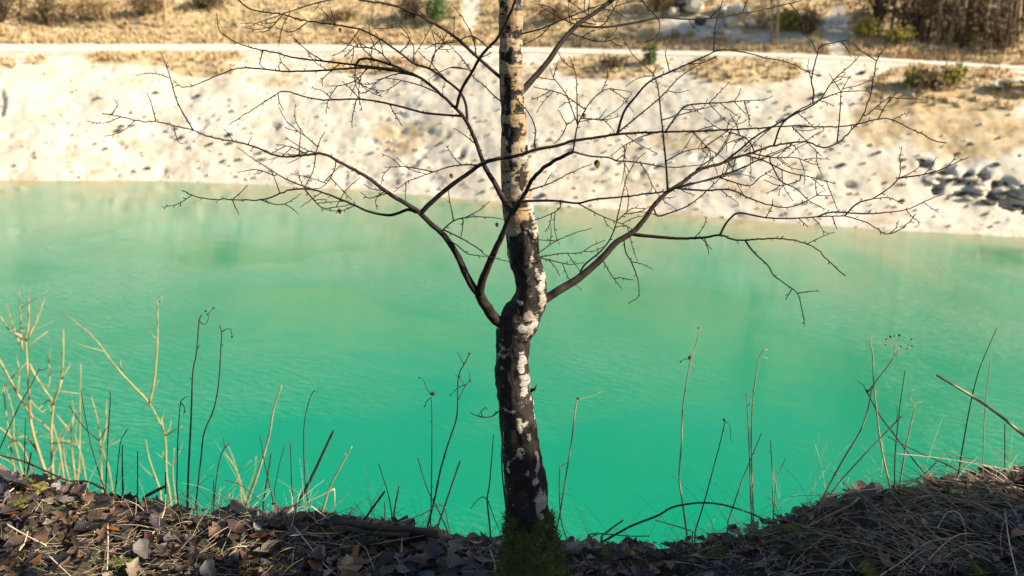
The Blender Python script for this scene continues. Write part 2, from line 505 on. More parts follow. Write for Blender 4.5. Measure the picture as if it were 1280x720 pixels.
def far_hit(u, v):
    d = ray(u, v)
    p0 = np.array((0, 0, CAM_Z))
    ts = np.linspace(46, 175, 1300)
    P = p0 + d[None, :] * ts[:, None]
    h = far_base(P[:, 0], P[:, 1])
    k = np.argmax(P[:, 2] < h)
    return P[k] if P[k][2] < h[k] else None
def far_point(x, y):
    z = far_base(x, y)
    dd, _ = far_disp(np.array([x]), np.array([y]), np.array([z]))
    yt = track_yz(x)[0]
    return np.array((x, y - (0.55 * float(dd[0]) if y < yt else 0), float(z) + 0.75 * float(dd[0])))
def far_points(x, y):
    z = far_base(x, y)
    dd, _ = far_disp(x, y, z)
    return np.stack([x, y - np.where(y < track_yz(x)[0], 0.55 * dd, 0), z + 0.75 * dd], -1)

# water sheet
wx, wy = np.meshgrid(np.linspace(-160, 160, 161), np.linspace(4, 120, 117))
tag(link('lake', grid_mesh('lake', wx, wy, wx * 0, M['water'], {'shallow_refl': np.clip(np.exp(-np.maximum(shore_y(wx) - wy, 0) / 9.0), 0, 1)})), kind='structure')

# rocks of the far bank (pieces of the slope)
import bmesh
def rock_mesh(seed, sub=2, flat=0.75):
    bm = bmesh.new()
    bmesh.ops.create_icosphere(bm, subdivisions=sub, radius=0.5)
    co_ = np.array([v.co[:] for v in bm.verts])
    nrm = co_ / np.linalg.norm(co_, axis=1, keepdims=True)
    cell = np.max(np.abs(nrm @ np.linalg.qr(np.random.default_rng(seed).normal(size=(3, 3)))[0]), axis=1)
    rr = 0.5 * (0.72 / cell) * (1 + 0.22 * fbm(nrm[:, 0] * 2, nrm[:, 1] * 2, nrm[:, 2] * 2, 3, seed))
    co_ = nrm * rr[:, None]
    co_[:, 2] *= flat
    for v, c in zip(bm.verts, co_):
        v.co = c
    me = bpy.data.meshes.new('rock')
    bm.to_mesh(me)
    bm.free()
    return me
rock_v = {}
for k in ('rock', 'grey_rock', 'tan_stone', 'shade_dark_rock'):
    rock_v[k] = []
    for s in range(6):
        me = rock_mesh(100 + s)
        me.materials.append(M[k])
        rock_v[k].append(me)
def far_rock(u, v, size, kind='rock', flat=1.0, sink=0.25, rz=None, wide=1.0):
    p = far_hit(u, v)
    if p is None:
        return
    s = size * px_size(v, p[1])
    o = link('rock', random.choice(rock_v[kind]), far_bank)
    o.location = far_point(p[0], p[1]) + np.array((0, 0, s * (0.35 - sink)))
    o.rotation_euler = (random.uniform(-.35, .35), random.uniform(-.35, .35), random.uniform(0, 6.28) if rz is None else rz)
    o.scale = (s * wide * random.uniform(.9, 1.3), s * random.uniform(.8, 1.1), s * flat * random.uniform(.7, 1.1))
# right ledge, shade put in as dark rocks, and the boulders above the track
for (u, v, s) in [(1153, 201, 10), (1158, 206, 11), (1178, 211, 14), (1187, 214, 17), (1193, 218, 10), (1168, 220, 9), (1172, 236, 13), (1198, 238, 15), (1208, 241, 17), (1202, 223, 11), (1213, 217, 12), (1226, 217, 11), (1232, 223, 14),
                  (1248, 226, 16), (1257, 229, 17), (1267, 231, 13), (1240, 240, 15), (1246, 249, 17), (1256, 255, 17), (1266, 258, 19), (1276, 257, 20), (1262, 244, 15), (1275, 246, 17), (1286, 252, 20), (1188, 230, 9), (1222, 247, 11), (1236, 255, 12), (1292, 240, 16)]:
    far_rock(u, v, s * 1.1, 'shade_dark_rock', 0.55, 0.02, random.gauss(-0.3, 0.25), 1.5)
for (u, v, s) in [(1166, 228, 15), (1182, 226, 16), (1216, 228, 15), (1224, 238, 16), (1230, 231, 14), (1252, 238, 16), (1270, 238, 14), (1212, 249, 12)]:
    far_rock(u, v, s, 'rock', 0.6, 0.12, random.gauss(-0.3, 0.3), 1.3)
for (u, v, s) in [(1262, 112, 30), (1244, 113, 20), (1285, 115, 30), (1272, 117, 20), (1225, 108, 10)]:
    far_rock(u, v, s, 'rock', 0.45, 0.0)
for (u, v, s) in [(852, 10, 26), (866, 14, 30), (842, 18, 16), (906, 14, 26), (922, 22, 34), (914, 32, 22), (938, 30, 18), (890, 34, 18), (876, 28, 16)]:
    far_rock(u, v, s, 'rock' if int(u) % 4 else 'shade_dark_rock', 1.0, 0.05)
rr = np.random.default_rng(21)
n = 0
while n < 170:
    u, v = rr.uniform(-20, 1300), rr.uniform(85, 292)
    if v > np.interp(u, [q[0] for q in SHORE], [q[1] for q in SHORE]) - 3 or vnoise(u * 0.012, v * 0.02, 0, 5) < -0.25:
        continue
    far_rock(u, v, rr.uniform(4, 10), rr.choice(['rock', 'shade_dark_rock', 'shade_dark_rock', 'grey_rock']), 0.7, 0.16)  # dark ones paint the small shaded pits of the slope
    n += 1
mb = MB()                                            # small scree too fine to count
base = np.array([v.co[:] for v in rock_mesh(5, 1).vertices])
bf = [tuple(p.vertices) for p in rock_mesh(5, 1).polygons]
sxx = rr.uniform(-42, 34, 900)
spp = far_points(sxx, shore_y(sxx) + rr.uniform(0, 1, 900) ** 1.3 * 13.5)
for k in range(900):
    p = spp[k]
    s = rr.uniform(0.08, 0.34) ** 1.15
    c_, s_ = math.cos(k), math.sin(k)
    b = base * np.array((s * rr.uniform(.8, 1.4), s, s * rr.uniform(.6, 1)))
    b = b @ np.array([[c_, s_, 0], [-s_, c_, 0], [0, 0, 1]])
    mb.add(b + p + np.array((0, -0.05, s * 0.15)), bf)
tag(mb.build('scree', M['rock'], None, False), 'small pale limestone scree scattered over the far bank slope', 'scree', kind='stuff')

# dry grass on the hill above the track and along its lower edge
mb = MB()
NG = 10000
gxx = rr.uniform(-46, 40, NG)
gyt, _ = track_yz(gxx)
gyy = np.where(rr.random(NG) < 0.8, gyt + TRACK_W + 0.1 + rr.uniform(0, 1, NG) ** 1.4 * 18, gyt - rr.uniform(0.2, 5.5, NG))
gpp = far_points(gxx, gyy)
guu, gvv = project(gpp)
grn = vnoise(gxx * 0.25, gyy * 0.25, 0, 9)
for k in range(NG):
    x, y, yt, p, u, v = gxx[k], gyy[k], gyt[k], gpp[k], guu[k], gvv[k]
    if y < yt:
        ok = max([k_ * (((u - cu) / ru) ** 2 + ((v - cv) / rv) ** 2 < 0.9) for (cu, cv, ru, rv, k_) in FAR_GRASS])
        if ok < 0.55:
            continue
    elif any(((u - cu) / ru) ** 2 + ((v - cv) / rv) ** 2 < 0.9 for (cu, cv, ru, rv, k_) in FAR_BARE):
        continue
    h = rr.uniform(0.18, 0.55)
    rn = np.clip(0.5 + 0.5 * grn[k] + rr.normal(0, 0.15), 0, 1)
    V, F = [], []
    for j in range(6):
        a = rr.uniform(0, 6.28)
        sp = rr.uniform(0.15, 0.7) * h
        w = 0.05 + 0.05 * rr.random()
        d = np.array((math.cos(a), math.sin(a), 0))
        q = np.array((-d[1], d[0], 0))
        b0 = p + d * 0.05
        V += [b0 - q * w - np.array((0, 0, .1)), b0 + q * w - np.array((0, 0, .1)), b0 + d * sp + np.array((0, 0, h * rr.uniform(.6, 1)))]
        F.append((3 * j, 3 * j + 1, 3 * j + 2))
    mb.add(V, F, rn)
tag(mb.build('hill_grass', M['tuft'], None, False), 'tan dry grass covering the hillside above the gravel track', 'grass', kind='stuff')

# bushes and trees on the far hillside
def leaf_cloud(mb, c, rad, n, size, rg, shell=0.55, flat_top=False):
    d = rg.normal(size=(n, 3))
    d /= np.linalg.norm(d, axis=1, keepdims=True)
    rmod = 1 + 0.35 * fbm(d[:, 0] * 1.7 + c[0], d[:, 1] * 1.7, d[:, 2] * 1.7 + c[1], 2, 61)
    p = c + d * rad * (rmod * (shell + (1 - shell) * rg.random(n)) ** 0.8)[:, None]
    a = rg.normal(size=(n, 3))
    a /= np.linalg.norm(a, axis=1, keepdims=True)
    b = np.cross(a, rg.normal(size=(n, 3)))
    b /= np.linalg.norm(b, axis=1, keepdims=True)
    s = (size * rg.uniform(.5, 1.3, n))[:, None]
    V = np.stack([p - a * s, p + b * s * 0.55, p + a * s, p - b * s * 0.55], 1).reshape(-1, 3)
    mb.add(V, [(4 * i, 4 * i + 1, 4 * i + 2, 4 * i + 3) for i in range(n)])
def bush(name, label, cat, p, w, h, material, n, leaf, rg, group=None, bark='dark_bark'):
    p = np.asarray(p, float)
    root = empty(name, p, label, cat, group)
    ms = MB()
    for k in range(26 if name == 'bush' else 9):
        a, sp = rg.uniform(0, 6.28), rg.uniform(0.1, 0.95) * w * 0.5
        e = np.array((math.cos(a) * sp, math.sin(a) * sp, h * rg.uniform(.55, 1.12)))
        P = [np.array((0, 0, -0.15)), e * 0.45 + np.array((0, 0, .12 * h)), e]
        P = catmull(P, 10)
        P = np.array([P[0], (P[0] + P[1]) / 2, P[1], (P[1] + P[2]) / 2 * np.array((1.05, 1.05, 1)), P[2]])
        tube(ms, P, np.linspace(0.022 * h + .01, 0.006, len(P)), 4)
    ms.build('stem', M[bark], root)
    mf = MB()
    for k in range(5):
        a = rg.uniform(0, 6.28)
        c = np.array((math.cos(a) * w * 0.2, math.sin(a) * w * 0.2, h * rg.uniform(.38, .62)))
        leaf_cloud(mf, c, np.array((w * .36, w * .36, h * .42)), n // 5, leaf, rg, 0.4)
    mf.build('foliage', M[material], root, False)
    return root
def far_bush(u, v, wpx, hpx, material, label, name='bush', cat='bush', group=None, n=420, bark='dark_bark'):
    p = far_hit(u, v)
    s = px_size(v, p[1])
    bush(name, label, cat, far_point(p[0], p[1]), wpx * s, hpx * s, material, n, 0.13, np.random.default_rng(int(u * 7 + v)), group, bark)
G_B = 'bushes on the hillside above the track'
for (u, v, w, h, mt, lb) in [
    (4, 36, 80, 56, 'dark_scrub', 'dark brown scrub bush in the top left corner above the track'),
    (60, 33, 70, 50, 'scrub', 'brown scrub bush, right neighbour of the one in the top left corner'),
    (120, 24, 60, 30, 'tuft', 'yellow dry bush between the corner scrub and the orange patch, left hillside'),
    (185, 20, 44, 26, 'scrub', 'low brown bush at the top edge beside a thin pale trunk, left'),
    (258, 12, 46, 22, 'dark_scrub', 'dark bush at the top edge above the long brown grass step'),
    (430, 26, 46, 14, 'scrub', 'low brown bush above the track left of the green conifer'),
    (518, 22, 40, 30, 'dark_scrub', 'dark bush directly left of the green conifer at the top edge'),
    (700, 24, 70, 20, 'scrub', 'brown bush above the track just right of the birch trunk'),
    (820, 12, 60, 26, 'scrub', 'tan bush left of the white boulders at the top edge'),
    (985, 34, 40, 26, 'olive', 'yellow green bush left of the pale gully'),
    (1010, 44, 26, 30, 'scrub', 'brown bush on the left rim of the pale gully'),
    (1085, 52, 34, 26, 'olive', 'olive bush on the right rim of the pale gully'),
    (1098, 34, 60, 60, 'dark_scrub', 'dark undergrowth at the left end of the wood'),
    (1145, 52, 64, 62, 'dark_scrub', 'dark undergrowth left of the two pale trunks in the wood'),
    (1125, 58, 40, 20, 'olive', 'low olive bush at the edge of the track below the wood'),
    (1202, 58, 70, 60, 'dark_scrub', 'dark undergrowth behind the pale trunks in the wood'),
    (1252, 68, 80, 62, 'dark_scrub', 'dark undergrowth at the right picture edge above the track'),
    (1225, 40, 76, 56, 'scrub', 'brown undergrowth at the top right of the wood'),
    (1275, 46, 66, 50, 'scrub', 'brown undergrowth in the top right corner'),
    (1160, 20, 60, 36, 'scrub', 'brown thicket high up at the left of the wood'),
    (1215, 16, 60, 30, 'dark_scrub', 'dark thicket high up between the trunks of the wood'),
    (1270, 18, 60, 40, 'dark_scrub', 'dark thicket highest in the top right corner')]:
    far_bush(u, v, w, h, mt, lb, group=G_B, n=1200 if u < 300 else 700)
far_bush(545, 23, 40, 34, 'conifer', 'green conifer bush at the top edge left of the birch trunk', 'conifer_bush', n=700)
far_bush(812, 82, 20, 26, 'conifer', 'small green bush on the lower edge of the track', 'small_bush', n=300)
far_bush(1192, 108, 30, 28, 'olive', 'yellow green shrub below the track near the right edge', 'shrub', n=360)
far_bush(1141, 108, 24, 26, 'olive', 'yellow green shrub below the track, left of a brown one', 'shrub', n=300)
far_bush(1165, 112, 36, 28, 'scrub', 'brown shrub between two yellow green ones below the track', 'shrub', n=340)
far_bush(770, 86, 46, 16, 'dark_scrub', 'dark low bush in the brown hollow under the track', 'bush', n=260)

def far_tree(u, v, wpx, height, material, label, rg, crown):
    p = far_hit(u, v)
    p = far_point(p[0], p[1])
    r0 = wpx * px_size(v, p[1]) / 2
    root = empty('hillside_tree', p, label, 'tree', 'bare trees on the far hillside')
    mt = MB()
    zz = np.linspace(-0.3, height, 9)
    lean = rg.normal(0, 0.02, 2)
    P = np.stack([lean[0] * zz + 0.08 * np.sin(zz * .7 + u), lean[1] * zz, zz], -1)
    tube(mt, P, r0 * np.linspace(1.1, 0.25, 9), 7)
    mt.build('trunk', M[material], root)
    ml, mf = MB(), MB()
    for k in range(16):
        z = height * rg.uniform(.28, .97)
        a = rg.uniform(0, 6.28)
        L = (height - z) * 0.35 + rg.uniform(.6, 1.4)
        b = np.array((lean[0] * z, lean[1] * z, z))
        e = b + np.array((math.cos(a) * L, math.sin(a) * L, L * rg.uniform(.3, .9)))
        mid = (b + e) / 2 + np.array((0, 0, -.08 * L))
        tube(ml, [b, mid, e], [r0 * .32, r0 * .2, .012], 4)
        for j in range(7):
            s = mid + (e - mid) * rg.random()
            q = s + rg.normal(size=3) * 0.3 * L + np.array((0, 0, .2 * L))
            tube(ml, [s, (s + q) / 2 + rg.normal(size=3) * .04, q], [.02, .015, .006], 3, False)
        leaf_cloud(mf, e * .7 + b * .3, np.array((L * .6, L * .6, L * .45)), crown, 0.12, rg, 0.1)
    ml.build('limbs', M['dark_bark'], root)
    mf.build('crown', M['scrub'], root, False)
for i, (u, v, w, h, mt, lb) in enumerate([
    (1170, 55, 5, 11, 'far_bark', 'pale slim trunk, left of the bright pair in the right hand wood'),
    (1187, 57, 6, 12, 'far_bark', 'brightest pale trunk in the right hand wood'),
    (1241, 60, 4, 11, 'far_bark', 'thin pale trunk near the right edge of the wood'),
    (1152, 55, 5, 12, 'dark_bark', 'brown trunk just left of the pale ones in the wood'),
    (1128, 50, 4, 10, 'dark_bark', 'brown trunk behind the olive bush at the left of the wood'),
    (1098, 42, 5, 11, 'dark_bark', 'leftmost dark trunk of the wood beside the pale gully'),
    (1212, 54, 4, 12, 'dark_bark', 'dark thin trunk between the brightest one and the thin pale one'),
    (1262, 62, 5, 12, 'dark_bark', 'dark trunk next to the right picture edge'),
    (1140, 30, 4, 13, 'dark_bark', 'dark trunk standing higher up at the left of the wood'),
    (1225, 28, 4, 13, 'dark_bark', 'dark trunk standing higher up near the thin pale one'),
    (1112, 52, 3.5, 10, 'dark_bark', 'slim brown trunk right of the leftmost dark one in the wood'),
    (1161, 48, 3, 11, 'dark_bark', 'slim dark trunk between the brown one and the pale slim one'),
    (1178, 46, 3, 11, 'dark_bark', 'slim dark trunk between the two bright pale ones'),
    (1200, 50, 3.5, 11, 'far_bark', 'slim tan trunk just right of the brightest one'),
    (1230, 56, 3.5, 11, 'far_bark', 'slim tan trunk left of the thin pale one'),
    (1251, 54, 3, 12, 'dark_bark', 'slim dark trunk just right of the thin pale one'),
    (1272, 60, 4, 12, 'far_bark', 'tan trunk cut by the right picture edge'),
    (963, 52, 4, 8, 'far_bark', 'left of two slim pale trunks left of the gully'),
    (969, 53, 4, 9, 'far_bark', 'right of two slim pale trunks left of the gully'),
    (207, 36, 4, 9, 'far_bark', 'single thin pale trunk on the left hillside'),
    (27, 18, 4, 9, 'dark_bark', 'dark trunk in the scrub of the top left corner')]):
    far_tree(u, v, w, h, mt, lb, np.random.default_rng(300 + i), 26)

# ------------------------------------------------------------------ near bank
EDGE = [(-500, 575), (-200, 580), (0, 597), (60, 611), (130, 625), (200, 637), (300, 648), (400, 654), (470, 660), (540, 667), (600, 676), (700, 680), (760, 676), (800, 688), (845, 690), (880, 676),
        (930, 660), (975, 652), (1010, 645), (1050, 624), (1130, 610), (1200, 600), (1280, 584), (1500, 560), (1800, 545)]
EY = 2.78
_ex = [at(u, v, EY)[0] for u, v in EDGE]
_ez = [at(u, v, EY)[2] - 0.005 for u, v in EDGE]
def near_h(x, y):
    x, y = np.asarray(x, float), np.asarray(y, float)
    ze = np.interp(x, _ex, _ez)
    ze = (ze + np.interp(x - 0.05, _ex, _ez) + np.interp(x + 0.05, _ex, _ez)) / 3
    flat = 10.47
    k = sstep(2.5, 0.5, y)
    z = ze * (1 - k) + flat * k - 0.05 * np.clip(EY - y, 0, 0.5) * (1 - k)
    dy = np.maximum(y - (EY - 0.04), 0)
    z = z - 1.18 * (np.sqrt(dy * dy + 0.13 ** 2) - 0.13)
    z = z + 1.5 * sstep(2.6, 7, x) * sstep(4, 0.5, y) + 1.2 * sstep(-1.5, -9, y)
    z = z + 0.022 * fbm(x * 4, y * 4, 0, 3, 41) + 0.25 * fbm(x * 0.5, y * 0.5, 0, 2, 43) * sstep(3.2, 6, y)
    return z
gx = np.concatenate([np.linspace(-40, -6, 24)[:-1], np.linspace(-6, -2.2, 40)[:-1], np.linspace(-2.2, 2.2, 260), np.linspace(2.2, 6, 40)[1:], np.linspace(6, 40, 24)[1:]])
gy = np.concatenate([np.linspace(-14, 0, 24)[:-1], np.linspace(0, 1.7, 24)[:-1], np.linspace(1.7, 3.3, 110), np.linspace(3.3, 14, 70)[1:]])
NX, NY = np.meshgrid(gx, gy)
NZ = near_h(NX, NY) + 0.006 * fbm(NX * 25, NY * 25, 0, 3, 47)
near_bank = tag(link('near_bank', grid_mesh('near_bank', NX, NY, NZ, M['soil'], {})), kind='structure')
near_exact = near_h
LX, LY = np.linspace(-3, 3, 601), np.linspace(1.2, 4.2, 301)
LZ = near_exact(*np.meshgrid(LX, LY))
def near_h(x, y):
    x, y = np.asarray(x, float), np.asarray(y, float)
    if x.ndim == 0 and not (-3 < x < 3 and 1.2 < y < 4.2):
        return near_exact(x, y)
    if x.ndim and (np.any(np.abs(x) > 3) or np.any(y > 4.2) or np.any(y < 1.2)):
        return near_exact(x, y)
    fx, fy = np.clip((x + 3) * 100, 0, 599.99), np.clip((y - 1.2) * 100, 0, 299.99)
    i, j = fx.astype(int), fy.astype(int)
    a, b = fx - i, fy - j
    return (LZ[j, i] * (1 - a) + LZ[j, i + 1] * a) * (1 - b) + (LZ[j + 1, i] * (1 - a) + LZ[j + 1, i + 1] * a) * b
def near_hit(u, v):
    d = ray(u, v)
    ts = np.linspace(1.6, 3.6, 900)
    P = np.array((0, 0, CAM_Z)) + d[None] * ts[:, None]
    k = np.argmax(P[:, 2] < near_h(P[:, 0], P[:, 1]))
    return P[k] if P[k][2] < near_h(P[k][0], P[k][1]) else None

# evergreen bushes right of the viewpoint: their shade lies on the near bank
rg = np.random.default_rng(5)
for i, (x, y, w, h, lb) in enumerate([(4.3, 0.95, 1.8, 2.12, 'dark evergreen bush on the near bank to the right of the viewpoint'),
                                      (4.9, -0.55, 2.3, 3.45, 'taller evergreen bush on the near bank behind the first'),
                                      (5.3, -2.2, 2.8, 4.2, 'tallest evergreen bush on the near bank, furthest back')]):
    bush('evergreen_bush', lb, 'bush', (x, y, float(near_h(x, y))), w, h, 'evergreen', 6800, 0.10, rg, 'evergreen bushes beside the viewpoint')

# ------------------------------------------------------------------ the birch
TY0 = 2.5
TRUNK = [(-420, 634, 20), (-200, 634, 24), (-60, 636, 27), (0, 638, 28), (60, 638.5, 28), (100, 639, 28), (150, 642, 30), (180, 643, 32), (210, 644, 34), (250, 646, 36), (290, 652, 39), (320, 655.5, 39), (340, 661, 37),
         (355, 663.5, 38), (370, 663, 41), (385, 658, 44), (400, 650, 48), (415, 644, 46), (430, 641.5, 42), (480, 641, 42), (510, 645.5, 43), (550, 649.5, 45), (600, 657, 51), (635, 659, 53), (680, 662, 56), (730, 666, 64), (760, 668, 74)]
tree = empty('birch_tree', at(666, 730, TY0), 'slender bare birch with forked limbs at the edge of the near bank', 'tree')
tp = catmull([np.array((r_[1], r_[0], r_[2])) for r_ in TRUNK], 2.0)
PL = {}                                             # placed polylines: name -> (px points, depth y, limb)
NS = 72
tv, tw, tg = [], [], []
Pt = np.array([at(u, v, TY0) for u, v, w in tp])
Rt = np.array([w / 2 * px_size(v, TY0) for u, v, w in tp])
T = np.gradient(Pt, axis=0)
T /= np.linalg.norm(T, axis=1, keepdims=True)
ang = np.arange(NS) * 2 * math.pi / NS
for i in range(len(Pt)):
    X = np.array((1.0, 0, 0)) - T[i] * T[i][0]
    X /= np.linalg.norm(X)
    Yv = np.cross(T[i], X)
    dr = np.outer(np.cos(ang), X) + np.outer(np.sin(ang), Yv)
    tv.append((Pt[i], Rt[i], dr))
C = np.array([a for a, _, _ in tv])[:, None, :]
D = np.array([d for _, _, d in tv])
RR = np.array([r_ for _, r_, _ in tv])[:, None]
vrow = tp[:, 1][:, None] + 0 * ang[None, :]
rel = np.cos(ang)[None, :] + 0 * vrow               # -1 left edge .. 1 right edge
PX = (tp[:, 0][:, None]) + rel * (tp[:, 2][:, None]) / 2
S = C + D * RR[..., None]
n_lo = fbm(S[..., 0] * 26, S[..., 1] * 26, S[..., 2] * 11, 4, 71)
n_hi = fbm(S[..., 0] * 14, S[..., 1] * 14, S[..., 2] * 34, 4, 73)
n_f = fbm(S[..., 0] * 85, S[..., 1] * 85, S[..., 2] * 55, 3, 79)
up = 1 - sstep(230, 440, vrow + 45 * n_lo)
white = up * (0.64 + 0.24 * n_hi + 0.14 * n_lo) + (1 - up) * (0.19 + 0.24 * n_lo)
PATCH = [(652, 452, 6.5, 20, .9), (657, 476, 6.5, 18, .9), (661, 492, 4, 10, .7), (655, 401, 12, 7, .85), (667, 390, 12, 9, .8), (676, 362, 6, 26, .75), (651, 376, 6, 5, .8), (672, 340, 5, 12, .7),
         (650, 523, 5, 12, .7), (661, 541, 4, 8, .75), (647, 556, 7, 9, .62), (670, 575, 3, 14, .75), (668, 594, 4, 5, .75), (675, 620, 6, 18, .8), (636, 573, 3, 13, .5), (638, 598, 3, 12, .5), (628, 446, 6, 22, .48), (641, 410, 8, 6, .5),
         (668, 515, 2.5, 18, .62)]
DARK = [(645, 166, 8, 7, .7), (651, 222, 9, 7, .5), (650, 250, 8, 6, .4), (655, 306, 9, 14, .7), (648, 318, 10, 14, .5), (657, 278, 7, 6, .5), (640, 262, 8, 8, .5), (650, 350, 9, 22, .5), (636, 130, 3, 60, .25), (637, 185, 5, 10, .4)]
for (cu, cv, ru, rv, k) in PATCH:
    e = ((PX - cu + 3 * n_lo) / ru) ** 2 + ((vrow - cv) / rv) ** 2
    white = np.maximum(white, k * 0.95 * np.exp(-0.55 * e))
for (cu, cv, ru, rv, k) in DARK:
    e = ((PX - cu) / ru) ** 2 + ((vrow - cv) / rv) ** 2
    white = white - k * 0.85 * np.exp(-0.8 * e)
white = white + 0.20 * n_f + 0.14 * n_hi * (1 - up) + 0.06 * n_hi
gold = (1 - sstep(250, 350, vrow)) * sstep(-0.35, 0.35, n_lo + 0.10 + 0.45 * (1 - sstep(0.1, 0.7, rel)))
rough = (1 - sstep(0.2, 0.6, white))
disp = 0.0045 * rough * (fbm(S[..., 0] * 60, S[..., 1] * 60, S[..., 2] * 28, 3, 81) + 0.3 * n_lo) + 0.0012 * n_hi + 0.002 * sstep(0.4, 0.6, white)
knot = np.exp(-(((vrow - 166) / 7) ** 2 + ((rel - 0.2) / 0.5) ** 2)) * 0.004 * (np.sin(ang)[None, :] < 0)
S = C + D * (RR + disp + knot)[..., None]
n_, k_ = S.shape[:2]
idx = np.arange(n_ * k_).reshape(n_, k_)
F = np.stack([idx[:-1], idx[1:], np.roll(idx, -1, 1)[1:], np.roll(idx, -1, 1)[:-1]], -1).reshape(-1, 4)
me = bpy.data.meshes.new('trunk')
me.from_pydata((S.reshape(-1, 3) - np.array(tree.location)).tolist(), [], F.tolist())
for nm, a in (('white', white), ('gold', gold)):
    t_ = me.attributes.new(nm, 'FLOAT', 'POINT')
    t_.data.foreach_set('value', a.astype(np.float32).ravel())
me.polygons.foreach_set('use_smooth', [True] * len(me.polygons))
me.materials.append(M['birch'])
trunk = link('trunk', me, tree)

PLACED = [(tp[:, :2], np.full(len(tp), TY0), None)]   # (pixel points, depth, limb object)
TAPER = [1.0]
def place(pts, w0, w1, slope, jit=0.35, force_start=True):
    """px polyline -> attached to the nearest placed polyline; returns px, depth, widths, limb"""
    pts = [np.array(p, float) for p in pts]
    best = None
    for (q, dep, limb) in PLACED:
        for end in (0, -1):
            d = np.hypot(q[:, 0] - pts[end][0], q[:, 1] - pts[end][1])
            k = int(np.argmin(d))
            c = d[k] + (3 if end == -1 else 0)
            if best is None or c < best[0]:
                best = (c, end, dep[k], q[k], limb, d[k])
    if best[1] == -1:
        pts = pts[::-1]
    if best[5] < 26:
        if best[5] > 2.0:
            pts = [best[3]] + pts
        else:
            pts[0] = best[3]
    q = catmull(pts, 4.0)
    q = q + np.stack([RNG.normal(0, jit, len(q)), RNG.normal(0, jit, len(q))], -1) * np.linspace(0, 1, len(q))[:, None]
    L = np.concatenate([[0], np.cumsum(np.hypot(*np.diff(q, axis=0).T))])
    dep = best[2] + slope * L * px_size(300, TY0)
    wd = w1 + (w0 - w1) * (1 - L / max(L[-1], 1)) ** TAPER[0]
    return q, dep, wd, best[4]
def px_tube(mb, q, dep, wd, sides, wob=0.0):
    P = np.array([at(u, v, y) for (u, v), y in zip(q, dep)])
    r_ = np.array([w / 2 * px_size(v, y) for w, (u, v), y in zip(wd, q, dep)])
    tube(mb, P - np.array(tree.location), r_, sides, True, 0, wob)
def buds(mb, q, dep, wd, every, rg, ln=(2.0, 5.0)):
    """short spurs and buds along a twig"""
    i, side = 2, 1
    while i < len(q) - 1:
        t = q[min(i + 1, len(q) - 1)] - q[i - 1]
        t /= max(np.hypot(*t), 1e-6)
        nrm = np.array((-t[1], t[0])) * side
        l = rg.uniform(*ln)
        e = q[i] + (nrm * 0.8 + t * 0.75) * l
        mid = (q[i] + e) / 2 + t * 0.3
        dd = rg.normal(0, 0.004)
        px_tube(mb, np.array([q[i], mid, e]), np.array([dep[i], dep[i] + dd, dep[i] + 2 * dd]), np.array([0.9, 1.0, 1.5]) * rg.uniform(.75, 1.1), 4)
        side *= -1 if rg.random() < .8 else 1
        i += max(1, int(rg.normal(every, every * .6) / 4))
def limb(pts, w0, w1, slope, mat='limb', sides=12, name='limb'):
    TAPER[0] = 2.2 if len(pts) > 10 else 1.0
    q, dep, wd, _ = place(pts, w0 * 0.92, w1, slope, 0.5)
    TAPER[0] = 1.0
    mb = MB()
    px_tube(mb, q, dep, wd, sides, 0.05)
    if w1 < 4:
        k0 = int(len(q) * 0.25)
        buds(mb, q[k0:], dep[k0:], wd[k0:], 16, np.random.default_rng(len(PLACED)))
    o = mb.build(name, M[mat], tree)
    PLACED.append((q, dep, o))
    return q, dep, o
def twig(pts, w0=2.0, w1=1.1, slope=None, lim=None, every=11):
    rgx = np.random.default_rng(len(PLACED) * 13 + 1)
    if slope is None:
        slope = rgx.uniform(-.55, .55)
    q, dep, wd, o = place(pts, w0, w1, slope)
    mb = MB()
    px_tube(mb, q, dep, wd, 5, 0.06)
    buds(mb, q, dep, wd, every * rgx.uniform(1.0, 1.8), rgx, (1.2, 4.2))
    b = mb.build('twig', M['branch'], o if o is not None else tree)
    PLACED.append((q, dep, o))
    return q, dep, o

# main limbs (pixel course, width at start and end, depth change per length)
limb([(630, 404), (620, 400), (607, 382), (599, 368)], 17, 12.5, -0.25)
limb([(599, 368), (592, 360), (582, 342), (572, 320), (561, 302), (551, 290), (540, 281), (526, 267), (510, 256), (485, 241), (460, 222), (440, 211), (420, 200), (402, 192), (372, 195), (347, 195), (327, 187), (310, 181), (292, 177), (262, 171),
      (242, 163), (217, 157), (195, 152), (177, 152), (140, 144), (127, 142)], 10.5, 1.4, -0.22)
limb([(599, 366), (603, 350), (607, 340), (617, 317), (625, 300), (632, 283), (640, 266), (645, 260), (657, 240), (667, 222), (680, 210), (700, 197), (715, 190)], 12, 4.6, -0.35)
limb([(640, 265), (632, 254), (620, 232), (607, 210), (600, 192), (592, 170), (580, 147), (570, 136), (550, 117), (525, 97), (510, 90), (490, 82), (470, 75), (450, 75), (444, 84)], 8.5, 3.0, 0.3)
limb([(527, 268), (537, 255), (560, 235), (585, 217), (602, 205), (620, 199), (645, 195), (670, 187), (697, 182), (717, 176), (745, 172), (780, 167), (827, 165), (865, 164), (915, 162), (965, 159), (992, 157), (1035, 159), (1072, 155), (1097, 149),
      (1115, 149), (1135, 160), (1150, 166), (1167, 175), (1182, 179)], 7, 1.5, -0.12)
limb([(676, 376), (686, 371), (700, 362), (720, 350), (740, 334), (755, 320), (770, 303), (787, 293), (800, 281), (810, 268), (815, 260), (832, 242), (850, 230), (877, 211), (900, 205), (920, 197), (940, 191), (967, 182), (1007, 177), (1020, 182),
      (1034, 184), (1050, 176), (1065, 162), (1077, 147), (1087, 122), (1092, 97), (1097, 72), (1110, 55)], 13, 1.4, 0.30)
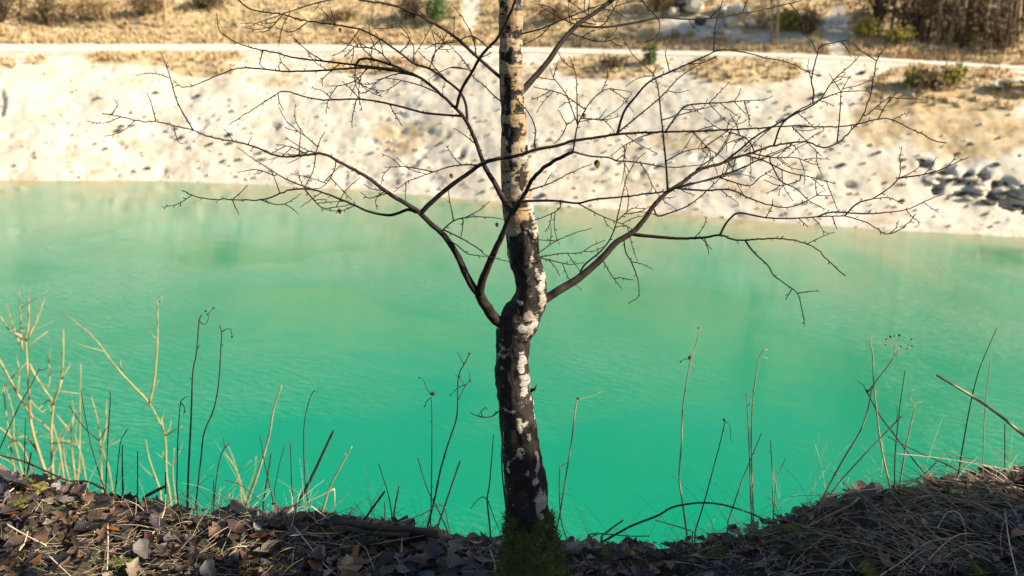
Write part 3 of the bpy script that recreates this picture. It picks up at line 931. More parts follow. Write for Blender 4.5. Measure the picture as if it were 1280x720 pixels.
limb([(645, 126), (652, 115), (665, 100), (685, 77), (700, 55), (715, 37), (727, 27), (745, 15), (765, 0), (790, -24), (830, -50)], 9.5, 5, 0.35)
limb([(792, 293), (822, 296), (850, 298), (880, 297), (900, 294), (920, 300), (952, 299), (975, 298), (1000, 302), (1020, 311), (1035, 325), (1057, 345)], 5.6, 1.5, -0.3, 'branch', 8)
limb([(630, 100), (620, 92), (595, 70), (567, 45), (535, 25), (505, 11), (480, 4), (455, 0), (430, -8)], 5, 2.5, -0.3, 'branch', 8)
limb([(584, 150), (582, 130), (575, 115), (560, 102), (537, 86), (517, 79), (500, 66), (475, 49), (450, 37), (420, 31), (385, 26), (350, 18), (315, 12), (300, 2), (285, -12)], 4.2, 1.8, 0.25, 'branch', 8)
limb([(571, 134), (577, 112), (590, 90), (600, 72), (610, 60), (620, 50), (632, 30), (644, 0), (652, -30)], 4.4, 3, -0.5, 'branch', 8)
limb([(652, 252), (667, 251), (695, 251), (722, 254), (745, 249), (780, 246), (810, 242), (835, 239), (852, 232), (882, 226), (912, 217), (945, 202), (975, 190), (990, 180)], 3.8, 1.5, -0.3, 'branch', 8)
limb([(519, 265), (510, 262), (487, 269), (460, 264), (440, 255), (415, 245), (390, 237), (365, 237), (350, 242), (325, 250), (280, 249), (262, 249), (245, 245), (227, 238)], 4.6, 1.4, 0.2, 'branch', 8)
limb([(772, 166), (780, 140), (795, 120), (812, 102), (837, 90), (860, 80), (882, 70), (892, 65), (905, 62), (925, 64), (955, 72), (977, 76), (995, 82), (1010, 90), (1025, 94)], 4, 1.3, -0.35, 'branch', 8)
limb([(900, 294), (907, 280), (915, 271), (925, 266), (957, 272), (990, 273), (1022, 271), (1040, 270), (1060, 271), (1085, 279), (1100, 289), (1112, 292), (1130, 284), (1145, 267)], 3.2, 1.3, -0.1, 'branch', 8)
# the tree goes on above the picture
limb([(634, -120), (600, -200), (540, -260)], 10, 3, -0.3)
limb([(636, -160), (690, -240), (760, -290)], 10, 3, 0.3)
TW = [
 [(717, 186), (722, 157), (732, 137), (740, 125), (752, 115), (762, 111), (792, 115)],
 [(718, 190), (737, 195), (762, 197), (770, 201), (790, 202), (837, 209), (865, 207), (882, 206)],
 [(420, 202), (417, 215), (405, 232), (390, 237)],
 [(525, 97), (500, 88), (450, 82), (425, 79), (400, 76), (367, 72), (345, 66), (312, 59), (289, 50), (274, 37), (271, 17)],
 [(510, 92), (462, 85), (430, 86), (405, 88), (375, 89), (353, 89), (309, 85), (285, 89), (235, 109), (217, 101)],
 [(578, 145), (537, 142), (522, 139), (487, 130), (450, 124), (405, 125), (382, 121), (355, 114), (340, 121), (319, 135), (300, 147), (287, 156)],
 [(444, 84), (444, 105), (452, 117), (462, 112)], [(440, -4), (395, 4), (355, 17), (307, 34)],
 [(645, 44), (657, 41), (677, 36), (702, 25), (730, 14), (755, 5), (775, -4)],
 [(630, 128), (620, 122), (605, 107), (592, 97), (585, 87), (560, 85)],
 [(722, 32), (755, 34), (790, 29), (827, 22), (860, 24), (895, 22), (920, 18), (954, 12), (1004, 0)],
 [(745, 33), (755, 30), (767, 12), (772, 0), (776, -14)], [(712, 42), (720, 44), (740, 50), (755, 52), (772, 47)],
 [(790, -20), (807, 7), (820, 20), (825, 32), (820, 47), (806, 53)],
 [(1022, 271), (1040, 265), (1085, 267), (1132, 262), (1155, 252), (1180, 242)],
 [(1057, 269), (1072, 254), (1095, 246), (1123, 223), (1125, 196), (1128, 183)], [(1123, 223), (1167, 215), (1212, 196)],
 [(932, 300), (942, 315), (960, 332), (967, 344), (982, 355), (997, 367), (1002, 385), (1006, 407)], [(997, 367), (1012, 364), (1024, 364)], [(989, 362), (982, 375)],
 [(780, 300), (782, 315), (789, 327), (795, 342), (799, 360), (797, 372), (785, 379)], [(752, 322), (765, 345), (777, 361)], [(791, 350), (775, 347), (768, 348)],
 [(725, 347), (730, 332), (750, 315), (762, 300), (770, 280), (777, 247), (782, 227), (786, 215), (781, 205)],
 [(834, 240), (833, 210), (830, 180), (827, 150), (820, 100), (805, 82), (790, 67), (774, 40)],
 [(842, 236), (880, 238), (912, 237), (940, 249), (965, 257), (987, 259), (1010, 250), (1032, 237)],
 [(892, 65), (894, 35), (902, 5), (905, -8)],
 [(831, 164), (842, 150), (855, 134), (870, 130), (907, 128), (930, 126), (952, 125), (966, 120)],
 [(773, 166), (795, 147), (825, 122), (855, 92), (895, 70)],
 [(880, 147), (900, 161), (925, 169), (936, 176), (944, 190)],
 [(905, 203), (925, 187), (945, 170), (980, 150), (995, 140), (1020, 127), (1052, 115), (1090, 114)],
 [(967, 182), (980, 152), (1015, 132), (1027, 122), (1042, 100), (1065, 80), (1074, 69)],
 [(1017, 128), (1017, 112), (1014, 102), (1017, 85), (1022, 67), (1027, 57), (1060, 50)],
 [(1046, 178), (1050, 140), (1052, 115), (1062, 97)], [(1097, 149), (1107, 132), (1120, 116)], [(1082, 145), (1097, 132), (1117, 117)],
 [(1095, 77), (1080, 66), (1067, 55)], [(990, 158), (1007, 175), (1027, 196)], [(940, 191), (967, 197), (995, 197), (1015, 205), (1025, 205)],
 [(930, 195), (955, 201), (985, 215), (1017, 222), (1045, 230)], [(962, 200), (970, 217), (977, 227), (997, 237), (1010, 250), (1032, 262)],
 [(847, 235), (882, 225), (925, 211), (947, 200), (975, 187), (1000, 179)], [(818, 262), (822, 270), (840, 265), (860, 257), (880, 242), (900, 222), (915, 205)],
 [(915, 162), (905, 180), (890, 200), (878, 211)], [(965, 159), (950, 172), (930, 190)],
 [(730, 137), (707, 120), (695, 115), (667, 109)], [(722, 155), (717, 142), (707, 117), (692, 97), (687, 82)], [(721, 155), (721, 120), (720, 95), (712, 70)],
 [(717, 150), (709, 155), (697, 136)], [(709, 155), (702, 170), (692, 180)], [(725, 148), (760, 149), (775, 145)],
 [(669, 187), (668, 180), (669, 160), (660, 140), (645, 122), (635, 100)],
 [(600, 206), (582, 206), (560, 209), (542, 215), (512, 226), (492, 240)], [(542, 215), (510, 209), (480, 209)], [(592, 178), (580, 168), (567, 160)], [(577, 206), (570, 200), (557, 181)],
 [(554, 287), (567, 276), (582, 272), (605, 271), (630, 274)], [(582, 272), (600, 262), (612, 251)], [(565, 276), (562, 250), (560, 235)], [(553, 288), (575, 297), (597, 310), (610, 320), (640, 328)],
 [(556, 297), (572, 307), (585, 317), (610, 321)], [(579, 275), (576, 298)], [(670, 318), (695, 301), (720, 291), (740, 285)], [(668, 299), (695, 301)],
 [(670, 322), (700, 317), (725, 316), (737, 309), (757, 300)], [(672, 321), (710, 330), (730, 328)], [(662, 277), (685, 269), (700, 260)],
 [(722, 254), (750, 269), (770, 277), (792, 287)], [(772, 277), (790, 261), (807, 261)], [(660, 238), (690, 228), (715, 215), (740, 205)],
 [(242, 163), (222, 128), (212, 94), (201, 65)], [(195, 151), (190, 132), (184, 116)], [(217, 157), (222, 175), (229, 180)], [(140, 143), (147, 130), (143, 124)], [(292, 176), (280, 161)], [(311, 180), (315, 171)],
 [(374, 194), (376, 161)], [(395, 192), (400, 175), (406, 165)], [(397, 192), (382, 187), (357, 172)], [(385, 192), (365, 184), (345, 181)], [(398, 183), (377, 167), (355, 159)], [(395, 193), (392, 212), (382, 232)],
 [(390, 236), (360, 225), (335, 210), (312, 195), (297, 184)], [(345, 220), (320, 212), (297, 216)], [(350, 240), (342, 220), (338, 212)], [(292, 249), (310, 232)], [(290, 250), (299, 269)],
 [(325, 250), (352, 256), (377, 242)], [(382, 238), (402, 259), (420, 259), (440, 256)], [(413, 222), (440, 250)], [(405, 228), (420, 212), (428, 205)], [(485, 241), (470, 248), (472, 262)], [(480, 240), (462, 248), (450, 240)],
 [(385, 26), (365, 40), (345, 34)], [(420, 31), (412, 8)], [(355, 17), (335, 38), (320, 40)], [(450, 37), (430, 62), (415, 70)], [(475, 49), (462, 60), (448, 55), (430, 72)], [(500, 66), (512, 50), (498, 30), (488, 20)],
 [(517, 79), (516, 55), (500, 40)], [(537, 86), (545, 60), (540, 40)], [(560, 102), (540, 78), (550, 58), (562, 50)], [(490, 82), (470, 62), (440, 58), (425, 50)], [(470, 76), (455, 62), (445, 45)], [(525, 97), (500, 92), (475, 100), (462, 112), (455, 118)],
 [(550, 117), (520, 105), (485, 98), (470, 100)], [(585, 88), (567, 84), (550, 90), (535, 100)], [(590, 90), (575, 70), (560, 55)], [(567, 45), (568, 20)], [(535, 25), (520, 10), (514, -4)], [(595, 70), (592, 50), (580, 25), (565, 5)],
 [(510, 11), (506, 26)], [(610, 60), (590, 45), (570, 52), (545, 55), (530, 62)], [(600, 72), (615, 66)], [(450, 124), (435, 108), (428, 102)], [(445, 126), (440, 150), (440, 160)], [(487, 130), (495, 145), (503, 158)],
 [(425, 80), (404, 98), (403, 108)], [(405, 76), (385, 64), (365, 46)], [(460, 84), (445, 100), (430, 106), (412, 108)], [(350, 90), (348, 82), (352, 78)], [(330, 62), (325, 80), (332, 86)],
 [(702, 25), (690, 10), (668, 4)], [(715, 24), (735, 20), (720, 8), (705, -4)], [(690, 30), (675, 45), (655, 55)], [(735, 22), (720, 30), (700, 22), (675, 8)], [(727, 27), (745, 30), (740, 22)],
 [(880, 296), (884, 306), (886, 318)], [(878, 298), (890, 312)], [(957, 272), (965, 258), (966, 248)], [(1040, 270), (1046, 287)], [(1085, 267), (1090, 262)], [(820, 164), (800, 172), (780, 182), (762, 196)],
 [(770, 201), (782, 190), (776, 180)], [(800, 202), (815, 230), (812, 240)], [(865, 164), (880, 180), (888, 190), (885, 205)], [(1000, 273), (1010, 284)], [(930, 126), (937, 150), (936, 159)], [(837, 90), (832, 66), (836, 55)],
 [(862, 80), (880, 78), (897, 70)], [(825, 150), (855, 142), (895, 132)], [(880, 185), (915, 160), (938, 148)], [(955, 225), (975, 232), (1000, 225)],
 [(900, 222), (935, 232), (950, 222), (975, 205)], [(870, 212), (900, 190), (915, 165)], [(835, 200), (860, 188), (890, 185)],
]
for t_ in TW:
    L = sum(math.hypot(a[0] - b[0], a[1] - b[1]) for a, b in zip(t_, t_[1:]))
    twig(t_, 1.35 + min(L, 260) / 130, 0.95)
# finer side twigs
rgx = np.random.default_rng(77)
src = [p for p in PLACED[1:] if len(p[0]) > 10]
cnt = 0
while cnt < 190:
    q, dep, o = src[rgx.integers(len(src))]
    k = rgx.integers(len(q) // 4, len(q) - 2)
    u, v = q[k]
    if not (-30 < v < 330) or 560 < u < 680:
        continue
    t = q[k + 1] - q[k]
    a = math.atan2(t[1], t[0]) + rgx.choice([-1, 1]) * rgx.uniform(.5, 1.1)
    L = rgx.uniform(12, 50)
    p1 = (u + math.cos(a) * L * .5, v + math.sin(a) * L * .5)
    a += rgx.uniform(-.5, .5)
    p2 = (p1[0] + math.cos(a) * L * .5, p1[1] + math.sin(a) * L * .5)
    twig([(u, v), p1, p2], 1.3, 0.85, every=9)
    cnt += 1
# tendril and creeper on the lower trunk, snag on the right
twig([(630, 522), (625, 514), (614, 521), (601, 521), (588, 516)], 2.6, 1.2, -0.4)
twig([(603, 521), (601, 514), (607, 509), (610, 512)], 1.5, 1.2, 0)
mb = MB()
q = catmull([(629, 540), (627, 565), (628, 595), (633, 640)], 4)
px_tube(mb, q, np.full(len(q), TY0 - 0.05), np.full(len(q), 2.0), 5)
px_tube(mb, np.array([(663, 488), (668, 487), (671, 481)]), np.array([TY0, TY0 - .01, TY0 - .01]), np.array([6, 4, .8]), 6)
mb.build('creeper', M['branch'], trunk)
# last dead leaves hanging from the twigs
def hanging_leaf(u, v, size, y):
    c = at(u, v, y)
    s = size * px_size(v, y)
    V, F = [], []
    for i in range(6):
        t = i / 5
        w = 0.5 * math.sin(math.pi * min(1, t * 0.9 + 0.08)) ** 0.8
        for j in (-1, 0, 1):
            V.append((j * w * s * 0.75 + 0.08 * s * t, -0.12 * s * abs(j) + 0.2 * s * math.sin(t * 3), -t * s + s * .5))
    for i in range(5):
        for j in range(2):
            a = i * 3 + j
            F.append((a, a + 1, a + 4, a + 3))
    mb = MB()
    mb.add(np.array(V) + c - np.array(tree.location), F)
    o = mb.build('leaf', M['dead_leaf'], tree)
    sm = o.modifiers.new('thickness', 'SOLIDIFY')
    sm.thickness = 0.0008
for (u, v, s) in [(746, 205, 11), (730, 145, 7), (564, 220, 7), (621, 281, 6), (424, 264, 7), (425, 38, 6), (593, 50, 8)]:
    hanging_leaf(u, v, s, TY0 - 0.05)

# moss round the foot of the trunk
mb = MB()
mrow = np.linspace(628, 770, 46)
mc = np.interp(mrow, [628, 660, 700, 770], [659, 662, 665, 668])
mw = np.interp(mrow, [628, 640, 660, 700, 730, 770], [46, 52, 60, 74, 90, 116])
V, F = [], []
for i, (v, c, w) in enumerate(zip(mrow, mc, mw)):
    P = at(c, v, TY0)
    for k in range(48):
        a = 2 * math.pi * k / 48
        top = 640 + 18 * vnoise(math.cos(a) * 1.8, math.sin(a) * 1.8, 0, 91) + (8 if -0.2 < math.cos(a) else 0)
        rr_ = w / 2 * px_size(v, TY0)
        rr_ *= 1 + 0.16 * fbm(math.cos(a) * 2.4, math.sin(a) * 2.4, i * .2, 3, 93)
        rr_ = rr_ if v > top else rr_ * 0.8
        V.append(P + np.array((math.cos(a) * rr_, math.sin(a) * rr_, 0)))
for i in range(len(mrow) - 1):
    for k in range(48):
        a, b = i * 48 + k, i * 48 + (k + 1) % 48
        F.append((a, a + 48, b + 48, b))
mb.add(np.array(V) - np.array(tree.location), F, 0.2)
Vb = np.array(V)
rgm = np.random.default_rng(9)
ctr = at(664, 690, TY0)
mix_ = rgm.integers(48 * 3, len(Vb), 11000)
mcl = 0.38 + 0.5 * fbm(Vb[mix_, 0] * 30, Vb[mix_, 1] * 30, Vb[mix_, 2] * 30, 2, 95)
for k in range(11000):
    p = Vb[mix_[k]] + rgm.normal(0, .005, 3)
    n3 = p - np.array((ctr[0], ctr[1], p[2]))
    n3 /= max(np.linalg.norm(n3), 1e-6)
    if n3[1] > 0.5:
        continue
    d = n3 * rgm.uniform(.4, 1) + np.array((0, 0, rgm.uniform(-.3, .8))) + rgm.normal(0, .5, 3)
    d /= np.linalg.norm(d)
    l = rgm.uniform(.006, .02) * (1.7 if rgm.random() < .06 else 1)
    s = np.cross(d, rgm.normal(size=3))
    s = s / np.linalg.norm(s) * 0.0013
    pp = p - np.array(tree.location)
    mb.add([pp - s, pp + s, pp + d * l], [(0, 1, 2)], np.clip(mcl[k] + rgm.normal(0, .18), 0, 1))
tag(mb.build('moss', M['moss'], trunk, False), 'shaggy green moss round the foot of the trunk', kind='stuff')

# ------------------------------------------------------------------ stems, sticks and shrubs along the edge
def ground_base(u, v):
    p = near_hit(u, v)
    return float(p[1]) if p is not None else EY + 0.10
def course(pts, y=None, dy=0.0, reach=True):
    """world course of a stem traced in the photo, first point at its foot"""
    y0 = ground_base(*pts[0]) if y is None else y
    q = catmull(pts, 4.0)
    L = np.linspace(0, 1, len(q))
    P = np.array([at(u, v, y0 + dy * t) for (u, v), t in zip(q, L)])
    if reach:
        b = P[0].copy()
        zg = float(near_h(b[0], b[1])) - 0.03
        if b[2] > zg:
            P = np.concatenate([[np.array((b[0], b[1], zg))], P])
    return P, q, y0
G_S = 'dead stems along the bank edge'
def stem(label, pts, w0, w1, mat='dark_stem', y=None, dy=0.0, sides=6, heads=(), forks=(), name='dry_stem', cat='stem', group=G_S, tips=None):
    P, q, y0 = course(pts, y, dy)
    f0 = P[0]
    root = empty(name, f0, label, cat, group)
    ps = px_size(500, y0)
    mb = MB()
    tube(mb, P - f0, np.linspace(w0, w1, len(P)) * (0.82 if cat == 'stem' else 1.0) / 2 * ps, sides, True, 0, 0.08)
    rg_ = np.random.default_rng(abs(hash(label)) % 1000 if False else len(label) * 31 + int(pts[0][0]))
    # nodes on the stem
    for k in range(4, len(P) - 3, 9):
        if rg_.random() < .5:
            d = rg_.normal(0, 1, 3)
            tube(mb, [P[k] - f0, P[k] - f0 + d * .003, P[k] - f0 + d * .005 + np.array((0, 0, .004))], np.array((.9, .8, .4)) * ps * .6, 4)
    mb.build('stalk', M[mat], root)
    for fk in forks:
        c, w = fk[0], fk[1]
        qq = catmull(c, 4.0)
        yy = y0 + dy * 0.8
        m2 = MB()
        Pf = np.array([at(u, v, yy + 0.02 * i / len(qq)) for i, (u, v) in enumerate(qq)])
        tube(m2, Pf - f0, np.linspace(w, w * .6, len(Pf)) / 2 * ps, 5)
        m2.build('side_shoot', M[mat], root)
    for (u, v, s) in heads:
        m3 = MB()
        c = at(u, v, y0 + dy) - f0
        b = rock_mesh(int(u + v), 1, 1.0)
        vv = np.array([x.co[:] for x in b.vertices]) * s * ps
        m3.add(vv + c, [tuple(p.vertices) for p in b.polygons])
        m3.build('seed_head', M['dark_stem'], root)
    return root

stem('tall dark stem with curled top, left of the birch, taller of a close pair', [(234, 632), (236, 580), (239, 520), (241, 467), (245, 445), (247, 426), (249, 400), (252, 393)], 3.4, 1.8,
     forks=[([(249, 401), (256, 406), (261, 397), (259, 391)], 1.5), ([(259, 394), (267, 385)], 1.2), ([(246, 437), (250, 431)], 1.6)], heads=[(267, 385, 3.2), (257, 389, 3.5)])
stem('tall dark stem with drooping bud, right one of the close pair', [(245, 629), (251, 576), (255, 542), (267, 512), (273, 482), (276, 437), (277, 415), (274, 406)], 2.8, 1.6,
     forks=[([(277, 415), (283, 411), (288, 411), (290, 420)], 1.3)], heads=[(290, 421, 3.6)])
stem('dark stem with bunched withered top just left of the tall close pair', [(221, 612), (222, 557), (224, 520), (226, 501)], 2.0, 1.3, forks=[([(226, 501), (232, 496), (238, 496)], 1.3), ([(226, 503), (231, 510), (229, 518)], 1.2)], heads=[(231, 515, 3)])
stem('short dark stem with a forked tip right of the tall close pair', [(267, 638), (271, 595), (277, 567), (283, 558), (287, 554)], 2.2, 1.5, forks=[([(281, 560), (279, 547)], 1.3)])
stem('stubby dark stem beside the fork tipped one', [(267, 637), (267, 600)], 2.4, 1.8)
stem('slim dark stem with small curled tip, behind the slanting stick', [(386, 636), (381, 595), (380, 535), (387, 499), (393, 488)], 2.2, 1.3, forks=[([(392, 489), (396, 490), (399, 487)], 1.0)])
stem('thick straight black stick slanting right out of the litter', [(368, 637), (387, 602), (417, 538)], 4.2, 3.0, name='stick', cat='stick', group='sticks on the bank')
stem('thin brown stem leaning left, among the short stems left of the slanting stick', [(341, 624), (331, 580), (325, 544)], 2.2, 1.3, 'dark_stem')
stem('dark stem leaning right, among the short stems left of the slanting stick', [(329, 632), (334, 598), (339, 566)], 3, 1.6)
stem('thin dark stem just left of the upright brown one', [(343, 612), (350, 578), (356, 556)], 1.6, 1.1)
stem('upright brown stem next to the slanting stick', [(368, 636), (365, 610), (363, 554)], 2.2, 1.4, 'dark_stem')
stem('blurred olive stem rising from the slope beyond the short stems', [(305, 640), (324, 587), (337, 542), (342, 512), (352, 482)], 4.2, 2.0, 'tan_stem', y=3.9)
stem('blurred olive stem on the slope right of the slanting stick', [(400, 650), (412, 610), (425, 585), (440, 558)], 3.6, 1.8, 'tan_stem', y=3.8)
stem('dark stem with a curled tip slanting over the blond shrub at the left edge', [(-6, 574), (22, 511), (37, 485), (49, 461)], 2.0, 1.2, forks=[([(48, 463), (55, 462), (61, 459), (63, 468)], 1.0)])
stem('thin dark stem standing in front of the blond shrub', [(30, 600), (31, 560), (32, 522)], 1.8, 1.2)
stem('short dark stub at the left end of the bank', [(33, 598), (39, 566)], 3.0, 2.0)
stem('thin dark twig with side shoot left of the black twig cluster', [(132, 618), (122, 585), (112, 549), (103, 500), (101, 487)], 2.0, 1.2, forks=[([(124, 551), (105, 534), (86, 507)], 1.4), ([(124, 551), (130, 540), (137, 530)], 1.4)])
stem('straight dark twig in the cluster, tallest one near the blond shrubs', [(132, 618), (135, 545), (138, 500), (137, 489)], 2.2, 1.3)
stem('dark twig with a bent tip right of the tallest cluster twig', [(144, 618), (150, 556), (154, 545), (159, 537)], 2.0, 1.2)
stem('dark short twig with a thick knotted foot in the cluster', [(154, 620), (153, 590), (153, 556)], 3.4, 1.4)
stem('single straight dark stub right of the twig cluster', [(172, 622), (172, 564)], 2.4, 1.6)
stem('dark stub beside the broken stick near the pale forked sapling', [(207, 628), (207, 590)], 2.8, 2.0)
stem('broken dark stick lying up to the right below the pale sapling', [(180, 622), (190, 616), (206, 608)], 5, 4.0, 'wood', name='stick', cat='stick', group='sticks on the bank')
stem('long thin dark twig arching along the bank from the left edge', [(131, 612), (109, 602), (86, 601), (60, 590), (30, 577), (0, 569), (-30, 560)], 3.2, 2.2, 'dark_stem', name='stick', cat='stick', group='sticks on the bank')
stem('tall dark stem with branching buds, left of the birch trunk', [(534, 660), (543, 624), (551, 586), (560, 555), (571, 520), (573, 472), (581, 454), (587, 442)], 3.2, 1.6,
     forks=[([(580, 456), (576, 448), (571, 439)], 1.1), ([(573, 500), (580, 485), (587, 474), (586, 463)], 1.2), ([(584, 480), (572, 485), (563, 494)], 1.1), ([(582, 484), (576, 474), (569, 468)], 1.1)],
     heads=[(587, 442, 3.4), (574, 471, 4), (563, 494, 3), (588, 476, 3)])
stem('dark stem topped by a withered head, left of the budding stem', [(538, 652), (539, 624), (540, 534), (539, 496)], 2.0, 1.3, forks=[([(539, 494), (533, 485), (529, 474), (524, 472)], 1.1), ([(538, 497), (533, 502), (531, 508)], 1.3)], heads=[(541, 492, 7), (531, 508, 3.4), (524, 472, 3)])
stem('brown stem leaning left, crossing the foot of the budding stem', [(564, 674), (548, 638), (534, 611), (522, 572)], 2.4, 1.5, 'tan_stem')
stem('straw coloured stem leaning right beside the budding stem', [(546, 662), (562, 614), (575, 576)], 3.0, 2.6, 'tan_stem')
stem('thin dark stem leaning left above the fallen log', [(491, 655), (486, 621), (473, 579)], 2.0, 1.2)
stem('dark straight stick leaning right above the fallen log', [(452, 655), (465, 636), (481, 614)], 3.4, 2.6, name='stick', cat='stick', group='sticks on the bank')
stem('short pale broken stem above the fallen log', [(491, 655), (494, 632), (499, 607)], 3.2, 2.6, 'tan_stem')
stem('dark thin stem close to the left side of the birch trunk', [(614, 682), (612, 655), (609, 624), (612, 604), (617, 543)], 3.2, 1.2, forks=[([(609, 624), (603, 621), (596, 626), (588, 636)], 1.4), ([(610, 626), (618, 648), (626, 668)], 1.3)])
stem('pale dry stem with bent tip right of the birch trunk', [(694, 668), (700, 641), (707, 597), (714, 554), (719, 513), (722, 498)], 2.6, 2.0, 'tan_stem', forks=[([(722, 499), (730, 498), (737, 496), (746, 493), (751, 490)], 1.2)], heads=[(722, 498, 4)])
stem('thin brown stem crossing the pale bent one right of the birch', [(708, 672), (701, 648), (699, 607), (700, 581)], 2.0, 1.4, 'tan_stem', forks=[([(700, 583), (706, 580), (713, 577)], 1.0), ([(700, 581), (696, 576)], 1.0)])
stem('long dark stem arching over the dip right of the birch', [(752, 678), (788, 658), (821, 645), (841, 634), (868, 629), (890, 629), (912, 633), (939, 642), (956, 650)], 3.6, 2.2, name='stick', cat='stick', group='sticks on the bank')
stem('thin dark twig lying level right of the grey driftwood', [(736, 668), (752, 667), (785, 670), (812, 670)], 2.0, 1.4, name='stick', cat='stick', group='sticks on the bank')
stem('pale twig joining the arching stem at the dip', [(866, 664), (850, 659), (833, 654), (819, 650)], 2.0, 1.6, 'tan_stem', y=EY + .05, name='stick', cat='stick', group='sticks on the bank')
stem('dark low twig above the mossy edge in the dip', [(832, 690), (815, 686), (800, 683), (784, 682)], 2.4, 1.6, name='stick', cat='stick', group='sticks on the bank')
stem('tall pale stem with small knotted head, first right of the dip', [(859, 676), (858, 664), (852, 621), (849, 595), (852, 550), (854, 505), (862, 456), (867, 440), (873, 419), (873, 410)], 3.2, 1.3, 'tan_stem',
     forks=[([(862, 450), (856, 448), (851, 452)], 1.1), ([(863, 452), (868, 460), (866, 466)], 1.0)], heads=[(873, 410, 2.6), (862, 447, 5), (851, 452, 3)])
stem('slim stem with a drooping hooked tip right of the tall pale one', [(869, 664), (881, 625), (892, 584), (901, 550), (906, 527)], 2.4, 1.3, 'dark_stem', forks=[([(906, 526), (912, 531), (914, 552)], .9)], heads=[(905, 525, 4.5)])
stem('pale upright stem with a small crooked tip, left of a crossing pair', [(940, 650), (939, 640), (936, 550), (934, 509), (933, 492)], 2.6, 1.4, 'tan_stem', forks=[([(934, 508), (938, 503), (941, 495)], 1.0), ([(933, 494), (928, 492)], 1.1)])
stem('tallest stem of the crossing pair with dark forked tip', [(942, 652), (941, 625), (939, 550), (941, 501), (946, 464), (950, 445), (954, 438), (960, 437)], 2.4, 1.5, 'tan_stem', forks=[([(951, 446), (960, 448)], 1.0)])
stem('pale stem leaning right across the crossing pair', [(910, 652), (927, 602), (942, 565), (952, 541)], 2.6, 1.5, 'tan_stem')
stem('thin pale stem standing alone right of the crossing pair', [(967, 652), (965, 587), (963, 550)], 2.0, 1.4, 'tan_stem')
stem('thin pale stem bending right beside the lone one', [(967, 640), (971, 599), (977, 584), (982, 572)], 1.8, 1.2, 'tan_stem')
stem('tall pale stem with dark tip left of the umbel plant', [(1113, 620), (1112, 607), (1101, 556), (1096, 515), (1092, 476), (1091, 445), (1087, 426)], 3.2, 1.8, 'tan_stem', forks=[([(1088, 428), (1082, 426)], 1.1), ([(1088, 428), (1090, 420)], 1.1)])
stem('arching pale stem carrying a dark umbel at its top', [(1024, 640), (1030, 619), (1054, 574), (1075, 539), (1085, 511), (1089, 488), (1094, 478), (1110, 457), (1118, 445)], 3.4, 1.8, 'tan_stem',
     forks=[([(1118, 445), (1126, 441), (1134, 435), (1139, 424)], 1.2), ([(1118, 445), (1117, 432), (1113, 424)], 1.2), ([(1117, 434), (1122, 427), (1124, 419)], 1.1), ([(1117, 434), (1109, 428), (1107, 424)], 1.0), ([(1132, 437), (1140, 433)], 1.0), ([(1120, 441), (1126, 432)], 1.0)],
     heads=[(1113, 421, 3.5), (1108, 424, 3), (1118, 420, 3), (1124, 419, 3.4), (1139, 424, 3), (1140, 433, 3), (1107, 431, 2.6), (1126, 433, 3)])
stem('thin dark stem crossing down to the right under the umbel', [(1160, 602), (1157, 594), (1138, 570), (1120, 546), (1099, 518), (1084, 490)], 2.2, 2.0, forks=[([(1084, 492), (1079, 481), (1073, 477)], 1.1), ([(1085, 490), (1090, 482)], 2.0)], heads=[(1084, 488, 4)])
stem('dark upright stem right of the crossing stems', [(1118, 618), (1119, 567), (1124, 515), (1131, 464)], 2.4, 1.3)
stem('pale stem leaning right from the bank through the crossing stems', [(1024, 636), (1051, 601), (1075, 574), (1099, 549), (1127, 520)], 2.8, 2.2, 'tan_stem', forks=[([(1120, 527), (1122, 516), (1120, 508)], 1.0)])
stem('olive stem with small curled top right of the crossing stems', [(1123, 616), (1131, 567), (1138, 532), (1143, 508), (1136, 495), (1141, 487)], 3.4, 1.2, 'tan_stem', forks=[([(1142, 508), (1148, 502), (1152, 503)], 1.0), ([(1140, 512), (1130, 502)], 1.0)])
stem('long thin twig slanting down right toward the straw mound', [(1226, 604), (1186, 582), (1148, 565), (1110, 546)], 2.2, 1.4, 'dark_stem')
stem('tall thin dark stem leaning right near the right edge', [(1195, 610), (1197, 598), (1205, 549), (1214, 501), (1224, 462), (1238, 428), (1246, 410)], 3.0, 1.0)
stem('thin straw stem right of the tall leaning dark one', [(1228, 602), (1231, 515), (1238, 447)], 1.8, 1.0, 'tan_stem')
stem('thick pale ended stick slanting down to the right edge', [(1330, 580), (1280, 544), (1252, 521), (1224, 501), (1193, 482), (1171, 469)], 4.6, 3.0, 'tan_stem', y=2.66, name='stick', cat='stick', group='sticks on the bank')
stem('short straight dark stem at the right edge of the bank', [(1256, 596), (1256, 530)], 2.0, 1.6)
stem('pale peeled stick lying on the bank below the straw strands', [(994, 668), (1030, 648), (1062, 632), (1074, 622)], 4.4, 3.4, 'tan_stem', name='stick', cat='stick', group='sticks on the bank')
stem('dark forked twig lying on the edge below the umbel plant', [(1118, 612), (1145, 600), (1160, 588), (1172, 576)], 2.2, 1.4, name='stick', cat='stick', group='sticks on the bank')

